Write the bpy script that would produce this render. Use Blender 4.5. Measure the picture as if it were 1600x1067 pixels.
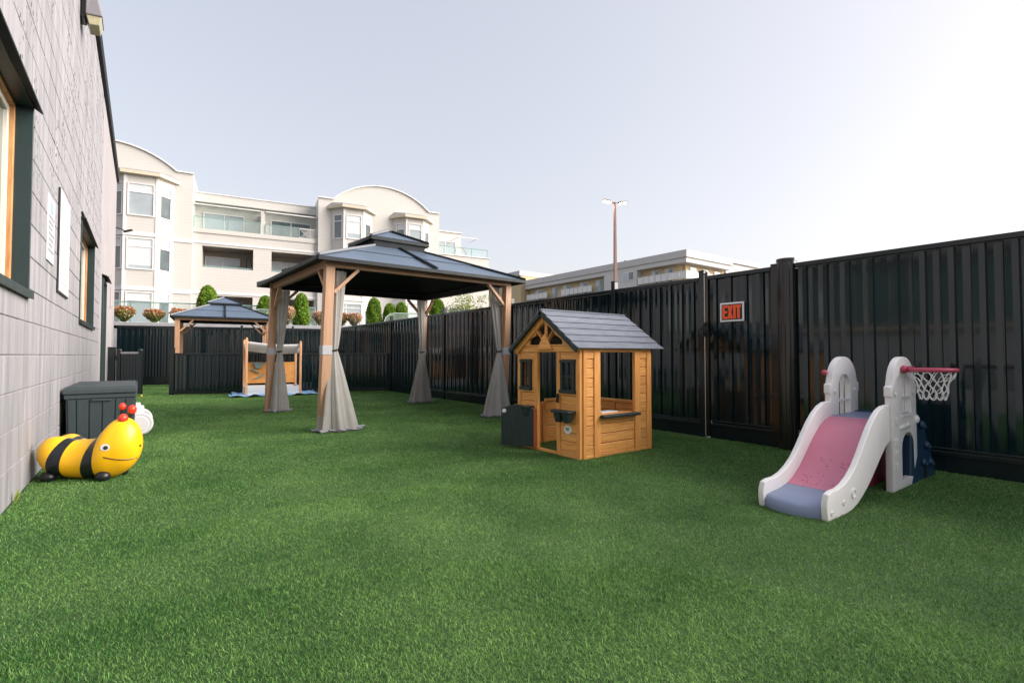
import bpy, bmesh, math, random
import numpy as np
from mathutils import Vector, Matrix
from mathutils.geometry import tessellate_polygon

random.seed(7)
rng = np.random.default_rng(11)
for o in list(bpy.data.objects):
    bpy.data.objects.remove(o, do_unlink=True)
scene = bpy.context.scene
C = scene.collection
R = math.radians

# ------------------------------------------------------------------ camera
YAW, PITCH = 36.53, 1.579            # degrees clockwise from +Y, up
cam_d = bpy.data.cameras.new('camera')
cam = bpy.data.objects.new('camera', cam_d)
C.objects.link(cam)
cam.location = (0, 0, 0.9)
cam.rotation_euler = (R(90 + PITCH), 0, R(-YAW))
cam_d.sensor_width = 36
cam_d.lens = 780 / 1600 * 36
cam_d.clip_start = 0.05
cam_d.clip_end = 2000
scene.camera = cam

# ------------------------------------------------------------------ world + sun
SUN_AZ, SUN_EL = 126.0, 24.0           # degrees clockwise from +Y, elevation
world = bpy.data.worlds.new('World')
scene.world = world
world.use_nodes = True
wn, wl = world.node_tree.nodes, world.node_tree.links
wn.clear()
sky = wn.new('ShaderNodeTexSky')
sky.sky_type = 'NISHITA'
sky.sun_disc = False
sky.sun_elevation = R(SUN_EL)
sky.sun_rotation = R(SUN_AZ)
sky.altitude = 50
sky.air_density = 1.0
sky.dust_density = 3.5
sky.ozone_density = 1.0
hs = wn.new('ShaderNodeHueSaturation')
hs.inputs['Saturation'].default_value = 0.80
bg = wn.new('ShaderNodeBackground')
bg.inputs['Strength'].default_value = 0.15
wo = wn.new('ShaderNodeOutputWorld')
gm_ = wn.new('ShaderNodeGamma')
gm_.inputs['Gamma'].default_value = 0.4
wl.new(sky.outputs[0], gm_.inputs['Color'])
wl.new(gm_.outputs[0], hs.inputs['Color'])
wb = wn.new('ShaderNodeMix'); wb.data_type = 'RGBA'; wb.blend_type = 'MULTIPLY'
wb.inputs['Factor'].default_value = 1.0
wb.inputs['B'].default_value = (1.03, 0.985, 0.99, 1)      # camera white balance, a touch towards magenta
wl.new(hs.outputs[0], wb.inputs['A'])
wl.new(wb.outputs['Result'], bg.inputs['Color'])
wl.new(bg.outputs[0], wo.inputs['Surface'])

sun_d = bpy.data.lights.new('sun', 'SUN')
sun_d.energy = 2.2
sun_d.angle = R(55)
sun_d.color = (1.0, 0.92, 0.84)
sun = bpy.data.objects.new('sun', sun_d)
C.objects.link(sun)
sdir = Vector((math.sin(R(SUN_AZ)) * math.cos(R(SUN_EL)), math.cos(R(SUN_AZ)) * math.cos(R(SUN_EL)), math.sin(R(SUN_EL))))
sun.rotation_euler = sdir.to_track_quat('Z', 'Y').to_euler()
sun.location = (20, -2, 12)

vs = scene.view_settings
vs.view_transform = 'Standard'
vs.look = 'None'
vs.exposure = 1.92
vs.gamma = 1.0
vs.use_curve_mapping = False

# ------------------------------------------------------------------ materials
MATS = {}


def mat(name, col, rough=0.6, metal=0.0, var=0.0, vscale=6.0, stretch=(1, 1, 1), bump=0.0, bscale=40.0,
        objvar=0.0, spec=0.5, coat=0.0, col2=None, detail=6.0, transl=0.0, alpha=1.0):
    """procedural principled material: noise mottling between col and col2, relief, per-object tint"""
    if name in MATS:
        return MATS[name]
    m = bpy.data.materials.new(name)
    m.use_nodes = True
    n, l = m.node_tree.nodes, m.node_tree.links
    b = n['Principled BSDF']
    b.inputs['Roughness'].default_value = rough
    b.inputs['Metallic'].default_value = metal
    b.inputs['Specular IOR Level'].default_value = spec
    b.inputs['Coat Weight'].default_value = coat
    b.inputs['Alpha'].default_value = alpha
    if transl:
        b.inputs['Transmission Weight'].default_value = transl
    c = (*col, 1)
    tc = n.new('ShaderNodeTexCoord')
    mp = n.new('ShaderNodeMapping')
    mp.inputs['Scale'].default_value = stretch
    l.new(tc.outputs['Object'], mp.inputs['Vector'])
    if objvar:
        oi0 = n.new('ShaderNodeObjectInfo')
        off = n.new('ShaderNodeVectorMath'); off.operation = 'SCALE'
        off.inputs['Scale'].default_value = 37.0
        cmb = n.new('ShaderNodeCombineXYZ')
        for k in range(3):
            l.new(oi0.outputs['Random'], cmb.inputs[k])
        l.new(cmb.outputs[0], off.inputs[0])
        add = n.new('ShaderNodeVectorMath'); add.operation = 'ADD'
        l.new(tc.outputs['Object'], add.inputs[0]); l.new(off.outputs[0], add.inputs[1])
        l.new(add.outputs[0], mp.inputs['Vector'])
    last = None
    if var or col2:
        nz = n.new('ShaderNodeTexNoise')
        nz.inputs['Scale'].default_value = vscale
        nz.inputs['Detail'].default_value = detail
        nz.inputs['Roughness'].default_value = 0.62
        l.new(mp.outputs[0], nz.inputs['Vector'])
        mx = n.new('ShaderNodeMix'); mx.data_type = 'RGBA'
        c2 = (*col2, 1) if col2 else tuple(min(1, x * (1 - var)) for x in col) + (1,)
        mx.inputs['A'].default_value = c
        mx.inputs['B'].default_value = c2
        rp = n.new('ShaderNodeMapRange')
        rp.inputs['From Min'].default_value = 0.32
        rp.inputs['From Max'].default_value = 0.68
        l.new(nz.outputs['Fac'], rp.inputs['Value'])
        l.new(rp.outputs[0], mx.inputs['Factor'])
        last = mx.outputs['Result']
        rr = n.new('ShaderNodeMapRange')
        rr.inputs['To Min'].default_value = max(0.02, rough - 0.08)
        rr.inputs['To Max'].default_value = min(1, rough + 0.1)
        l.new(nz.outputs['Fac'], rr.inputs['Value'])
        l.new(rr.outputs[0], b.inputs['Roughness'])
    if objvar:
        oi = n.new('ShaderNodeObjectInfo')
        hv = n.new('ShaderNodeHueSaturation')
        mr = n.new('ShaderNodeMapRange')
        mr.inputs['To Min'].default_value = 1 - objvar
        mr.inputs['To Max'].default_value = 1 + objvar
        l.new(oi.outputs['Random'], mr.inputs['Value'])
        l.new(mr.outputs[0], hv.inputs['Value'])
        if last:
            l.new(last, hv.inputs['Color'])
        else:
            hv.inputs['Color'].default_value = c
        last = hv.outputs[0]
    if last:
        l.new(last, b.inputs['Base Color'])
    else:
        b.inputs['Base Color'].default_value = c
    if bump:
        nb = n.new('ShaderNodeTexNoise')
        nb.inputs['Scale'].default_value = bscale
        nb.inputs['Detail'].default_value = 4
        l.new(mp.outputs[0], nb.inputs['Vector'])
        bp = n.new('ShaderNodeBump')
        bp.inputs['Strength'].default_value = bump
        bp.inputs['Distance'].default_value = 0.01
        l.new(nb.outputs['Fac'], bp.inputs['Height'])
        l.new(bp.outputs[0], b.inputs['Normal'])
    MATS[name] = m
    return m


def srgb(r, g, b):
    f = lambda c: ((c / 255 + 0.055) / 1.055) ** 2.4 if c > 10 else c / 255 / 12.92
    return (f(r), f(g), f(b))


M_steel = mat('fence_steel', (0.004, 0.014, 0.018), rough=0.09, spec=0.5, coat=0.15, bump=0.28, bscale=5, stretch=(1, 1, 0.07), objvar=0.15)
M_steel_post = mat('post_steel', (0.008, 0.014, 0.017), rough=0.2, var=0.1, vscale=3, spec=0.5)
M_bronze = mat('bronze_steel', (0.014, 0.014, 0.013), rough=0.16, spec=0.5, bump=0.06, bscale=6, stretch=(1, 1, .1))
M_kick = mat('kick_board', (0.012, 0.02, 0.024), rough=0.55, var=0.4, vscale=5, bump=0.1)
M_wood_z = mat('cedar_upright', srgb(186, 148, 118), rough=0.5, col2=srgb(160, 122, 94), vscale=3.0, stretch=(14, 14, 0.8), bump=0.06, bscale=10, objvar=0.05)
M_wood_x = mat('cedar_beam', srgb(176, 140, 112), rough=0.5, col2=srgb(148, 112, 86), vscale=3.0, stretch=(0.8, 14, 14), bump=0.06, bscale=10, objvar=0.05)
M_ph_z = mat('playhouse_upright', srgb(236, 172, 98), rough=0.55, col2=srgb(208, 138, 68), vscale=4.0, stretch=(12, 12, 1.0), bump=0.08, bscale=14, objvar=0.08)
M_ph_x = mat('playhouse_plank', srgb(238, 176, 102), rough=0.55, col2=srgb(210, 142, 72), vscale=4.0, stretch=(1.2, 1.2, 16), bump=0.08, bscale=14, objvar=0.1)
M_ph_roof = mat('playhouse_shingle', srgb(124, 130, 142), rough=0.75, col2=srgb(94, 100, 112), vscale=5, stretch=(1.2, 12, 12), bump=0.15, bscale=14, objvar=0.08)
M_dgreen = mat('dark_green_paint', srgb(34, 52, 52), rough=0.55, var=0.35, vscale=5, stretch=(8, 8, 1), bump=0.05, bscale=20)
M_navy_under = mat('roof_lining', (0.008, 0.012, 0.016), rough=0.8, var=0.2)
M_roof = mat('gazebo_roof_steel', srgb(88, 103, 122), rough=0.38, var=0.14, vscale=2.5, spec=0.5, bump=0.02, bscale=5, objvar=0.03)
M_roof_dark = mat('gazebo_trim', (0.010, 0.015, 0.019), rough=0.55, var=0.2, spec=0.3)
M_curtain = None
M_white_pl = mat('white_plastic', (0.80, 0.79, 0.80), rough=0.42, var=0.06, vscale=5, bump=0.05, bscale=120)
M_pink_pl = mat('pink_plastic', srgb(204, 124, 148), rough=0.4, var=0.1, vscale=4, bump=0.03, bscale=60)
M_pink_dk = mat('rose_plastic', srgb(184, 70, 96), rough=0.4, var=0.1, vscale=4)
M_blue_pl = mat('grey_blue_plastic', srgb(124, 137, 166), rough=0.45, var=0.1, vscale=4, bump=0.05, bscale=90)
M_navy_pl = mat('navy_plastic', srgb(26, 60, 90), rough=0.42, var=0.2, vscale=6, bump=0.05, bscale=60)
M_yellow = mat('bee_yellow_rubber', srgb(250, 186, 22), rough=0.32, col2=srgb(244, 166, 12), vscale=2.5, bump=0.02, bscale=30)
M_black_rb = mat('black_rubber', (0.012, 0.014, 0.016), rough=0.35, var=0.2)
M_red_rb = mat('red_rubber', srgb(226, 62, 36), rough=0.3, var=0.08)
M_box = mat('deck_box_resin', srgb(50, 62, 66), rough=0.5, var=0.2, vscale=6, stretch=(10, 10, 1), bump=0.06, bscale=40)
M_sign_white = mat('sign_white', (0.84, 0.84, 0.86), rough=0.4, var=0.05)
M_sign_grey = mat('sign_print_grey', (0.28, 0.29, 0.32), rough=0.5)
M_sign_blue = mat('sign_print_blue', (0.28, 0.42, 0.56), rough=0.5)
M_orange = mat('exit_orange', srgb(255, 92, 34), rough=0.45)
M_black = mat('black_print', (0.012, 0.012, 0.014), rough=0.45)
M_concrete = mat('concrete', (0.42, 0.43, 0.45), rough=0.8, var=0.2, vscale=3, bump=0.1)
M_glass_dark = mat('window_glass', (0.10, 0.14, 0.14), rough=0.05, spec=0.9, var=0.3, vscale=1.2)
M_trim_dark = mat('window_metal_trim', srgb(34, 52, 54), rough=0.4, var=0.3, vscale=4, stretch=(1, 1, .4))
M_pine = mat('pine_window_frame', srgb(186, 142, 92), rough=0.55, col2=srgb(146, 98, 54), vscale=5, stretch=(10, 10, 1), bump=0.1)
M_cream_pl = mat('cream_vinyl', srgb(206, 200, 188), rough=0.5, var=0.08)
M_grey_strap = mat('grey_strap', (0.42, 0.43, 0.46), rough=0.7, var=0.15, vscale=20)
M_tarp = mat('blue_tarp', srgb(150, 186, 216), rough=0.5, col2=srgb(90, 140, 190), vscale=7)
M_canvas = mat('white_canvas', srgb(236, 235, 240), rough=0.85, var=0.08, vscale=5)
M_sandwood_z = mat('larch_upright', srgb(226, 178, 140), rough=0.6, col2=srgb(200, 146, 106), vscale=4, stretch=(10, 10, 1))
M_sandpanel = mat('larch_panel', srgb(226, 164, 92), rough=0.6, col2=srgb(206, 140, 70), vscale=3, stretch=(2, 6, 6))
M_grey_wash = mat('whitewashed_board', srgb(214, 219, 226), rough=0.7, var=0.1, vscale=4, objvar=0.04)
M_teal = mat('teal_grey_plastic', srgb(120, 146, 150), rough=0.5)
M_dsteel = mat('galvanised', (0.35, 0.36, 0.38), rough=0.35, metal=0.8)
M_pole = mat('brown_pole', srgb(150, 116, 104), rough=0.5, var=0.15)


def curtain_material():
    m = bpy.data.materials.new('sheer_curtain'); m.use_nodes = True
    n, l = m.node_tree.nodes, m.node_tree.links
    b = n['Principled BSDF']
    b.inputs['Roughness'].default_value = 0.85
    tc = n.new('ShaderNodeTexCoord')
    nz = n.new('ShaderNodeTexNoise'); nz.inputs['Scale'].default_value = 9; nz.inputs['Detail'].default_value = 5
    l.new(tc.outputs['Object'], nz.inputs['Vector'])
    mx = n.new('ShaderNodeMix'); mx.data_type = 'RGBA'
    mx.inputs['A'].default_value = (*srgb(192, 191, 188), 1); mx.inputs['B'].default_value = (*srgb(166, 165, 162), 1)
    l.new(nz.outputs['Fac'], mx.inputs['Factor']); l.new(mx.outputs['Result'], b.inputs['Base Color'])
    wv = n.new('ShaderNodeTexNoise'); wv.inputs['Scale'].default_value = 500; wv.inputs['Detail'].default_value = 1
    l.new(tc.outputs['Object'], wv.inputs['Vector'])
    tl = n.new('ShaderNodeBsdfTranslucent'); tl.inputs['Color'].default_value = (*srgb(190, 188, 182), 1)
    ms = n.new('ShaderNodeMixShader'); ms.inputs[0].default_value = 0.35
    tr = n.new('ShaderNodeBsdfTransparent')
    ms2 = n.new('ShaderNodeMixShader'); ms2.inputs[0].default_value = 0.16
    l.new(b.outputs[0], ms.inputs[1]); l.new(tl.outputs[0], ms.inputs[2])
    l.new(ms.outputs[0], ms2.inputs[1]); l.new(tr.outputs[0], ms2.inputs[2])
    l.new(ms2.outputs[0], n['Material Output'].inputs['Surface'])
    return m


M_curtain = curtain_material()


def leaf_material(name, col_a, col_b, rough=0.5, transl=0.25, spec=0.35):
    """foliage: each leaf face has its own tint through a face attribute"""
    m = bpy.data.materials.new(name); m.use_nodes = True
    n, l = m.node_tree.nodes, m.node_tree.links
    b = n['Principled BSDF']
    b.inputs['Roughness'].default_value = rough
    b.inputs['Specular IOR Level'].default_value = spec
    at = n.new('ShaderNodeAttribute'); at.attribute_name = 'tint'
    mx = n.new('ShaderNodeMix'); mx.data_type = 'RGBA'
    mx.inputs['A'].default_value = (*col_a, 1); mx.inputs['B'].default_value = (*col_b, 1)
    l.new(at.outputs['Fac'], mx.inputs['Factor'])
    l.new(mx.outputs['Result'], b.inputs['Base Color'])
    tl = n.new('ShaderNodeBsdfTranslucent')
    l.new(mx.outputs['Result'], tl.inputs['Color'])
    ms = n.new('ShaderNodeMixShader'); ms.inputs[0].default_value = transl
    l.new(b.outputs[0], ms.inputs[1]); l.new(tl.outputs[0], ms.inputs[2])
    l.new(ms.outputs[0], n['Material Output'].inputs['Surface'])
    return m


# ------------------------------------------------------------------ mesh helpers
class MB:
    def __init__(s):
        s.v = []; s.f = []

    def add(s, vs, fs):
        o = len(s.v)
        s.v += [tuple(v) for v in vs]
        s.f += [tuple(i + o for i in f) for f in fs]
        return s

    def box(s, x0, x1, y0, y1, z0, z1):
        return s.add([(x0, y0, z0), (x1, y0, z0), (x1, y1, z0), (x0, y1, z0), (x0, y0, z1), (x1, y0, z1), (x1, y1, z1), (x0, y1, z1)],
                     [(0, 3, 2, 1), (4, 5, 6, 7), (0, 1, 5, 4), (1, 2, 6, 5), (2, 3, 7, 6), (3, 0, 4, 7)])

    def bar(s, a, b, w, h, up=(0, 0, 1)):
        a, b = Vector(a), Vector(b)
        d = (b - a).normalized(); u = Vector(up)
        sd = d.cross(u)
        if sd.length < 1e-4:
            sd = d.cross(Vector((1, 0, 0)))
        sd.normalize(); u = sd.cross(d).normalized()
        p = []
        for q in (a, b):
            p += [q - sd * w / 2 - u * h / 2, q + sd * w / 2 - u * h / 2, q + sd * w / 2 + u * h / 2, q - sd * w / 2 + u * h / 2]
        return s.add(p, [(3, 2, 1, 0), (4, 5, 6, 7), (0, 1, 5, 4), (1, 2, 6, 5), (2, 3, 7, 6), (3, 0, 4, 7)])

    def quad(s, *p):
        return s.add(p, [tuple(range(len(p)))])

    def tube(s, pts, r, n=8, closed=False, cap=True):
        pts = [Vector(p) for p in pts]
        rs = r if isinstance(r, (list, tuple)) else [r] * len(pts)
        vs, fs = [], []
        N = len(pts)
        prev = None
        for i, p in enumerate(pts):
            if closed:
                d = pts[(i + 1) % N] - pts[i - 1]
            else:
                d = pts[min(i + 1, N - 1)] - pts[max(i - 1, 0)]
            d.normalize()
            if prev is None:
                a = d.cross(Vector((0, 0, 1)))
                if a.length < 1e-3:
                    a = d.cross(Vector((1, 0, 0)))
            else:
                a = prev - d * prev.dot(d)
            a.normalize(); prev = a
            b = d.cross(a)
            for k in range(n):
                t = 2 * math.pi * k / n
                vs.append(p + (a * math.cos(t) + b * math.sin(t)) * rs[i])
        M = N if closed else N - 1
        for i in range(M):
            for k in range(n):
                j = (i + 1) % N
                fs.append((i * n + k, i * n + (k + 1) % n, j * n + (k + 1) % n, j * n + k))
        if cap and not closed:
            fs.append(tuple(range(n - 1, -1, -1)))
            fs.append(tuple((N - 1) * n + k for k in range(n)))
        return s.add(vs, fs)

    def loft(s, rings, cap=True):
        n = len(rings[0]); vs = [p for r in rings for p in r]; fs = []
        for i in range(len(rings) - 1):
            for k in range(n):
                fs.append((i * n + k, i * n + (k + 1) % n, (i + 1) * n + (k + 1) % n, (i + 1) * n + k))
        if cap:
            fs.append(tuple(range(n - 1, -1, -1)))
            fs.append(tuple((len(rings) - 1) * n + k for k in range(n)))
        return s.add(vs, fs)

    def sphere(s, c, rx, ry=None, rz=None, n=16, m=10):
        ry = ry or rx; rz = rz or rx
        rings = []
        for j in range(m + 1):
            ph = -math.pi / 2 + math.pi * j / m
            cr = max(1e-4, math.cos(ph))
            rings.append([(c[0] + rx * cr * math.cos(2 * math.pi * k / n), c[1] + ry * cr * math.sin(2 * math.pi * k / n), c[2] + rz * math.sin(ph)) for k in range(n)])
        return s.loft(rings)

    def plate(s, outer, holes, T, t0, t1):
        """flat plate with holes; T maps (a, b, depth) to a point"""
        loops = [outer] + list(holes)
        flat = [p for lp in loops for p in lp]
        tris = tessellate_polygon([[Vector((p[0], p[1], 0)) for p in lp] for lp in loops])
        n = len(flat)
        vs = [T(p[0], p[1], t0) for p in flat] + [T(p[0], p[1], t1) for p in flat]
        fs = [tuple(t) for t in tris] + [tuple(i + n for i in reversed(t)) for t in tris]
        o = 0
        for lp in loops:
            k = len(lp)
            for i in range(k):
                j = (i + 1) % k
                fs.append((o + i, o + j, o + j + n, o + i + n))
            o += k
        return s.add(vs, fs)

    def mesh(s, name, smooth=False, bevel=0.0, seg=1, angle=30, fixn=True, merge=False):
        me = bpy.data.meshes.new(name)
        me.from_pydata(s.v, [], s.f)
        if bevel or fixn or merge:
            bm = bmesh.new(); bm.from_mesh(me)
            if merge:
                bmesh.ops.remove_doubles(bm, verts=bm.verts, dist=1e-5)
            if fixn:
                bmesh.ops.recalc_face_normals(bm, faces=bm.faces)
            if bevel:
                es = [e for e in bm.edges if len(e.link_faces) == 2 and e.calc_face_angle(0) > R(angle)]
                bmesh.ops.bevel(bm, geom=es, offset=bevel, segments=seg, affect='EDGES', profile=0.6, clamp_overlap=True)
            bm.to_mesh(me); bm.free()
        if smooth:
            me.polygons.foreach_set('use_smooth', [True] * len(me.polygons))
            try:
                me.set_sharp_from_angle(angle=R(smooth if smooth is not True else 40))
            except Exception:
                pass
        return me

    def build(s, name, m, parent=None, loc=(0, 0, 0), rot=(0, 0, 0), smooth=False, bevel=0.0, seg=1, **kw):
        me = s.mesh(name, smooth, bevel, seg, **kw)
        return obj(name, me, m, parent, loc, rot)


def obj(name, me, m=None, parent=None, loc=(0, 0, 0), rot=(0, 0, 0), scale=(1, 1, 1)):
    o = bpy.data.objects.new(name, me)
    C.objects.link(o)
    if m is not None and me is not None and not me.materials:
        me.materials.append(m)
    o.parent = parent
    o.location = loc; o.rotation_euler = rot; o.scale = scale
    return o


def tag(o, label=None, cat=None, group=None, kind=None):
    if label: o['label'] = label
    if cat: o['category'] = cat
    if group: o['group'] = group
    if kind: o['kind'] = kind
    return o


def thing(name, label, cat, loc=(0, 0, 0), rz=0.0, group=None):
    o = obj(name, None, None, None, loc, (0, 0, rz))
    o.empty_display_size = 0.1
    return tag(o, label, cat, group)


def copy_tree(o, parent=None):
    c = o.copy(); C.objects.link(c); c.parent = parent
    for ch in [q for q in bpy.data.objects if q.parent == o]:
        copy_tree(ch, c)
    return c


def boxpart(name, m, parent, *b, bevel=0.004, **kw):
    return MB().box(*b).build(name, m, parent, bevel=bevel, **kw)


def np_mesh(name, verts, faces_n, nper, tint=None):
    """verts (N,3); faces are consecutive groups of nper vertices"""
    me = bpy.data.meshes.new(name)
    nv = len(verts); nf = nv // nper
    me.vertices.add(nv); me.vertices.foreach_set('co', verts.astype(np.float32).ravel())
    me.loops.add(nv); me.loops.foreach_set('vertex_index', np.arange(nv, dtype=np.int32))
    me.polygons.add(nf); me.polygons.foreach_set('loop_start', np.arange(0, nv, nper, dtype=np.int32))
    me.update(calc_edges=True)
    if tint is not None:
        a = me.attributes.new('tint', 'FLOAT', 'FACE')
        a.data.foreach_set('value', tint.astype(np.float32))
    return me

# ================================================================== GROUND
M_asphalt = mat('asphalt', (0.055, 0.055, 0.058), rough=0.9, var=0.25, vscale=2, bump=0.2, bscale=60)
M_turf_base = mat('turf_backing', (0.045, 0.095, 0.028), rough=0.95, var=0.4, vscale=30, bump=0.4, bscale=200)
WX, FX = -0.622, 5.0                     # block wall face, steel fence face
tag(MB().quad((-700, -500, 0), (900, -500, 0), (900, 1100, 0), (-700, 1100, 0)).build('ground', M_asphalt), kind='structure')
tag(MB().quad((WX, -3, 0.004), (FX + .02, -3, 0.004), (FX + .02, 17.6, 0.004), (WX, 19.2, 0.004)).build('turf', M_turf_base), kind='structure')


def vnoise(x, y, cell, seed):
    r = np.random.default_rng(seed)
    g = r.random((200, 200))
    u, v = x / cell + 50.0, y / cell + 50.0
    i, j = np.floor(u).astype(int), np.floor(v).astype(int)
    fu, fv = u - i, v - j
    fu = fu * fu * (3 - 2 * fu); fv = fv * fv * (3 - 2 * fv)
    i %= 199; j %= 199
    return (g[i, j] * (1 - fu) + g[i + 1, j] * fu) * (1 - fv) + (g[i, j + 1] * (1 - fu) + g[i + 1, j + 1] * fu) * fv


def make_grass():
    # candidate points, thinned with distance so that far blades (which merge) are fewer and broader
    D0 = 60000.0
    xs, ys = [], []
    strips = [(-0.5, 0.8), (0.8, 1.6), (1.6, 2.4), (2.4, 3.2), (3.2, 4.2), (4.2, 5.5), (5.5, 7), (7, 9), (9, 12), (12, 15), (15, 18.9)]
    for y0, y1 in strips:
        n = int((FX - WX) * (y1 - y0) * D0 * min(1, (2.2 / max(y0, 1.0)) ** 1.5))
        xs.append(rng.uniform(WX + 0.004, FX - 0.03, n)); ys.append(rng.uniform(y0, y1, n))
    x = np.concatenate(xs); y = np.concatenate(ys)
    d = np.hypot(x, y)
    dens = np.minimum(1, (2.2 / np.maximum(y, 1.0)) ** 1.5)
    want = np.minimum(1, (2.2 / np.maximum(d, 0.5)) ** 1.5)
    keep = rng.random(len(x)) < np.minimum(1, want / dens)
    keep &= ~((y > 17.5) & (y > 18.9 - 0.27 * (x - WX)))
    x, y, d = x[keep], y[keep], d[keep]
    n = len(x)
    patch = vnoise(x, y, 0.42, 3) * .5 + vnoise(x, y, 0.13, 4) * .3 + vnoise(x, y, 1.3, 5) * .4
    lay = vnoise(x, y, 0.6, 6) * 3 + rng.uniform(0, 2 * np.pi, n)
    lean = np.clip(rng.normal(1.05, 0.36, n) + (patch - .6) * 0.5, 0.15, 1.5)
    h = rng.uniform(0.009, 0.020, n) * (0.86 + .28 * vnoise(x, y, 0.25, 8))
    w = rng.uniform(0.0011, 0.0020, n) * np.maximum(1.0, d / 2.2) ** 0.8
    face = rng.uniform(0, 2 * np.pi, n)
    sx, sy = np.cos(face) * w / 2, np.sin(face) * w / 2
    lx, ly = np.cos(lay) * np.sin(lean), np.sin(lay) * np.sin(lean)
    lz = np.cos(lean)
    base = np.stack([x, y, np.full(n, 0.003)], 1)
    side = np.stack([sx, sy, np.zeros(n)], 1)
    dirv = np.stack([lx, ly, lz], 1)
    upv = np.stack([lx * .6, ly * .6, np.sqrt(np.maximum(.05, 1 - .36 * (lx * lx + ly * ly)))], 1)
    mid = base + upv * (h * 0.5)[:, None]
    tip = mid + dirv * (h * 0.62)[:, None]
    tint = np.clip(rng.beta(0.9, 1.5, n) * 0.9 + (patch - 0.6) * 0.55 + (rng.random(n) < 0.06) * .35, 0, 1)
    near = d < 2.2
    # near: quad + tip triangle, far: one triangle
    objs = []
    b, s_, m_, t_ = base[near], side[near], mid[near], tip[near]
    q = np.stack([b - s_, b + s_, m_ + s_ * .85, m_ - s_ * .85], 1).reshape(-1, 3)
    tq = np.stack([m_ - s_ * .85, m_ + s_ * .85, t_], 1).reshape(-1, 3)
    b, s_, m_, t_ = base[~near], side[~near], mid[~near], tip[~near]
    tf = np.stack([b - s_ * 1.2, b + s_ * 1.2, m_ * .25 + t_ * .75], 1).reshape(-1, 3)
    V = np.concatenate([q, tq, tf]).astype(np.float32)
    nq, nt = len(q) // 4, (len(tq) + len(tf)) // 3
    me = bpy.data.meshes.new('turf_grass')
    me.vertices.add(len(V)); me.vertices.foreach_set('co', V.ravel())
    me.loops.add(len(V)); me.loops.foreach_set('vertex_index', np.arange(len(V), dtype=np.int32))
    me.polygons.add(nq + nt)
    me.polygons.foreach_set('loop_start', np.concatenate([np.arange(nq) * 4, nq * 4 + np.arange(nt) * 3]).astype(np.int32))
    me.update(calc_edges=True)
    a = me.attributes.new('tint', 'FLOAT', 'FACE')
    a.data.foreach_set('value', np.concatenate([tint[near], tint[near], tint[~near]]).astype(np.float32))
    gm = leaf_material('turf_blade', (0.023, 0.116, 0.023), (0.34, 0.58, 0.165), rough=0.5, transl=0.2, spec=0.15)
    o = obj('turf_grass', me, gm)
    tag(o, 'short green artificial turf blades covering the whole yard', 'grass', kind='stuff')


make_grass()

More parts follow.
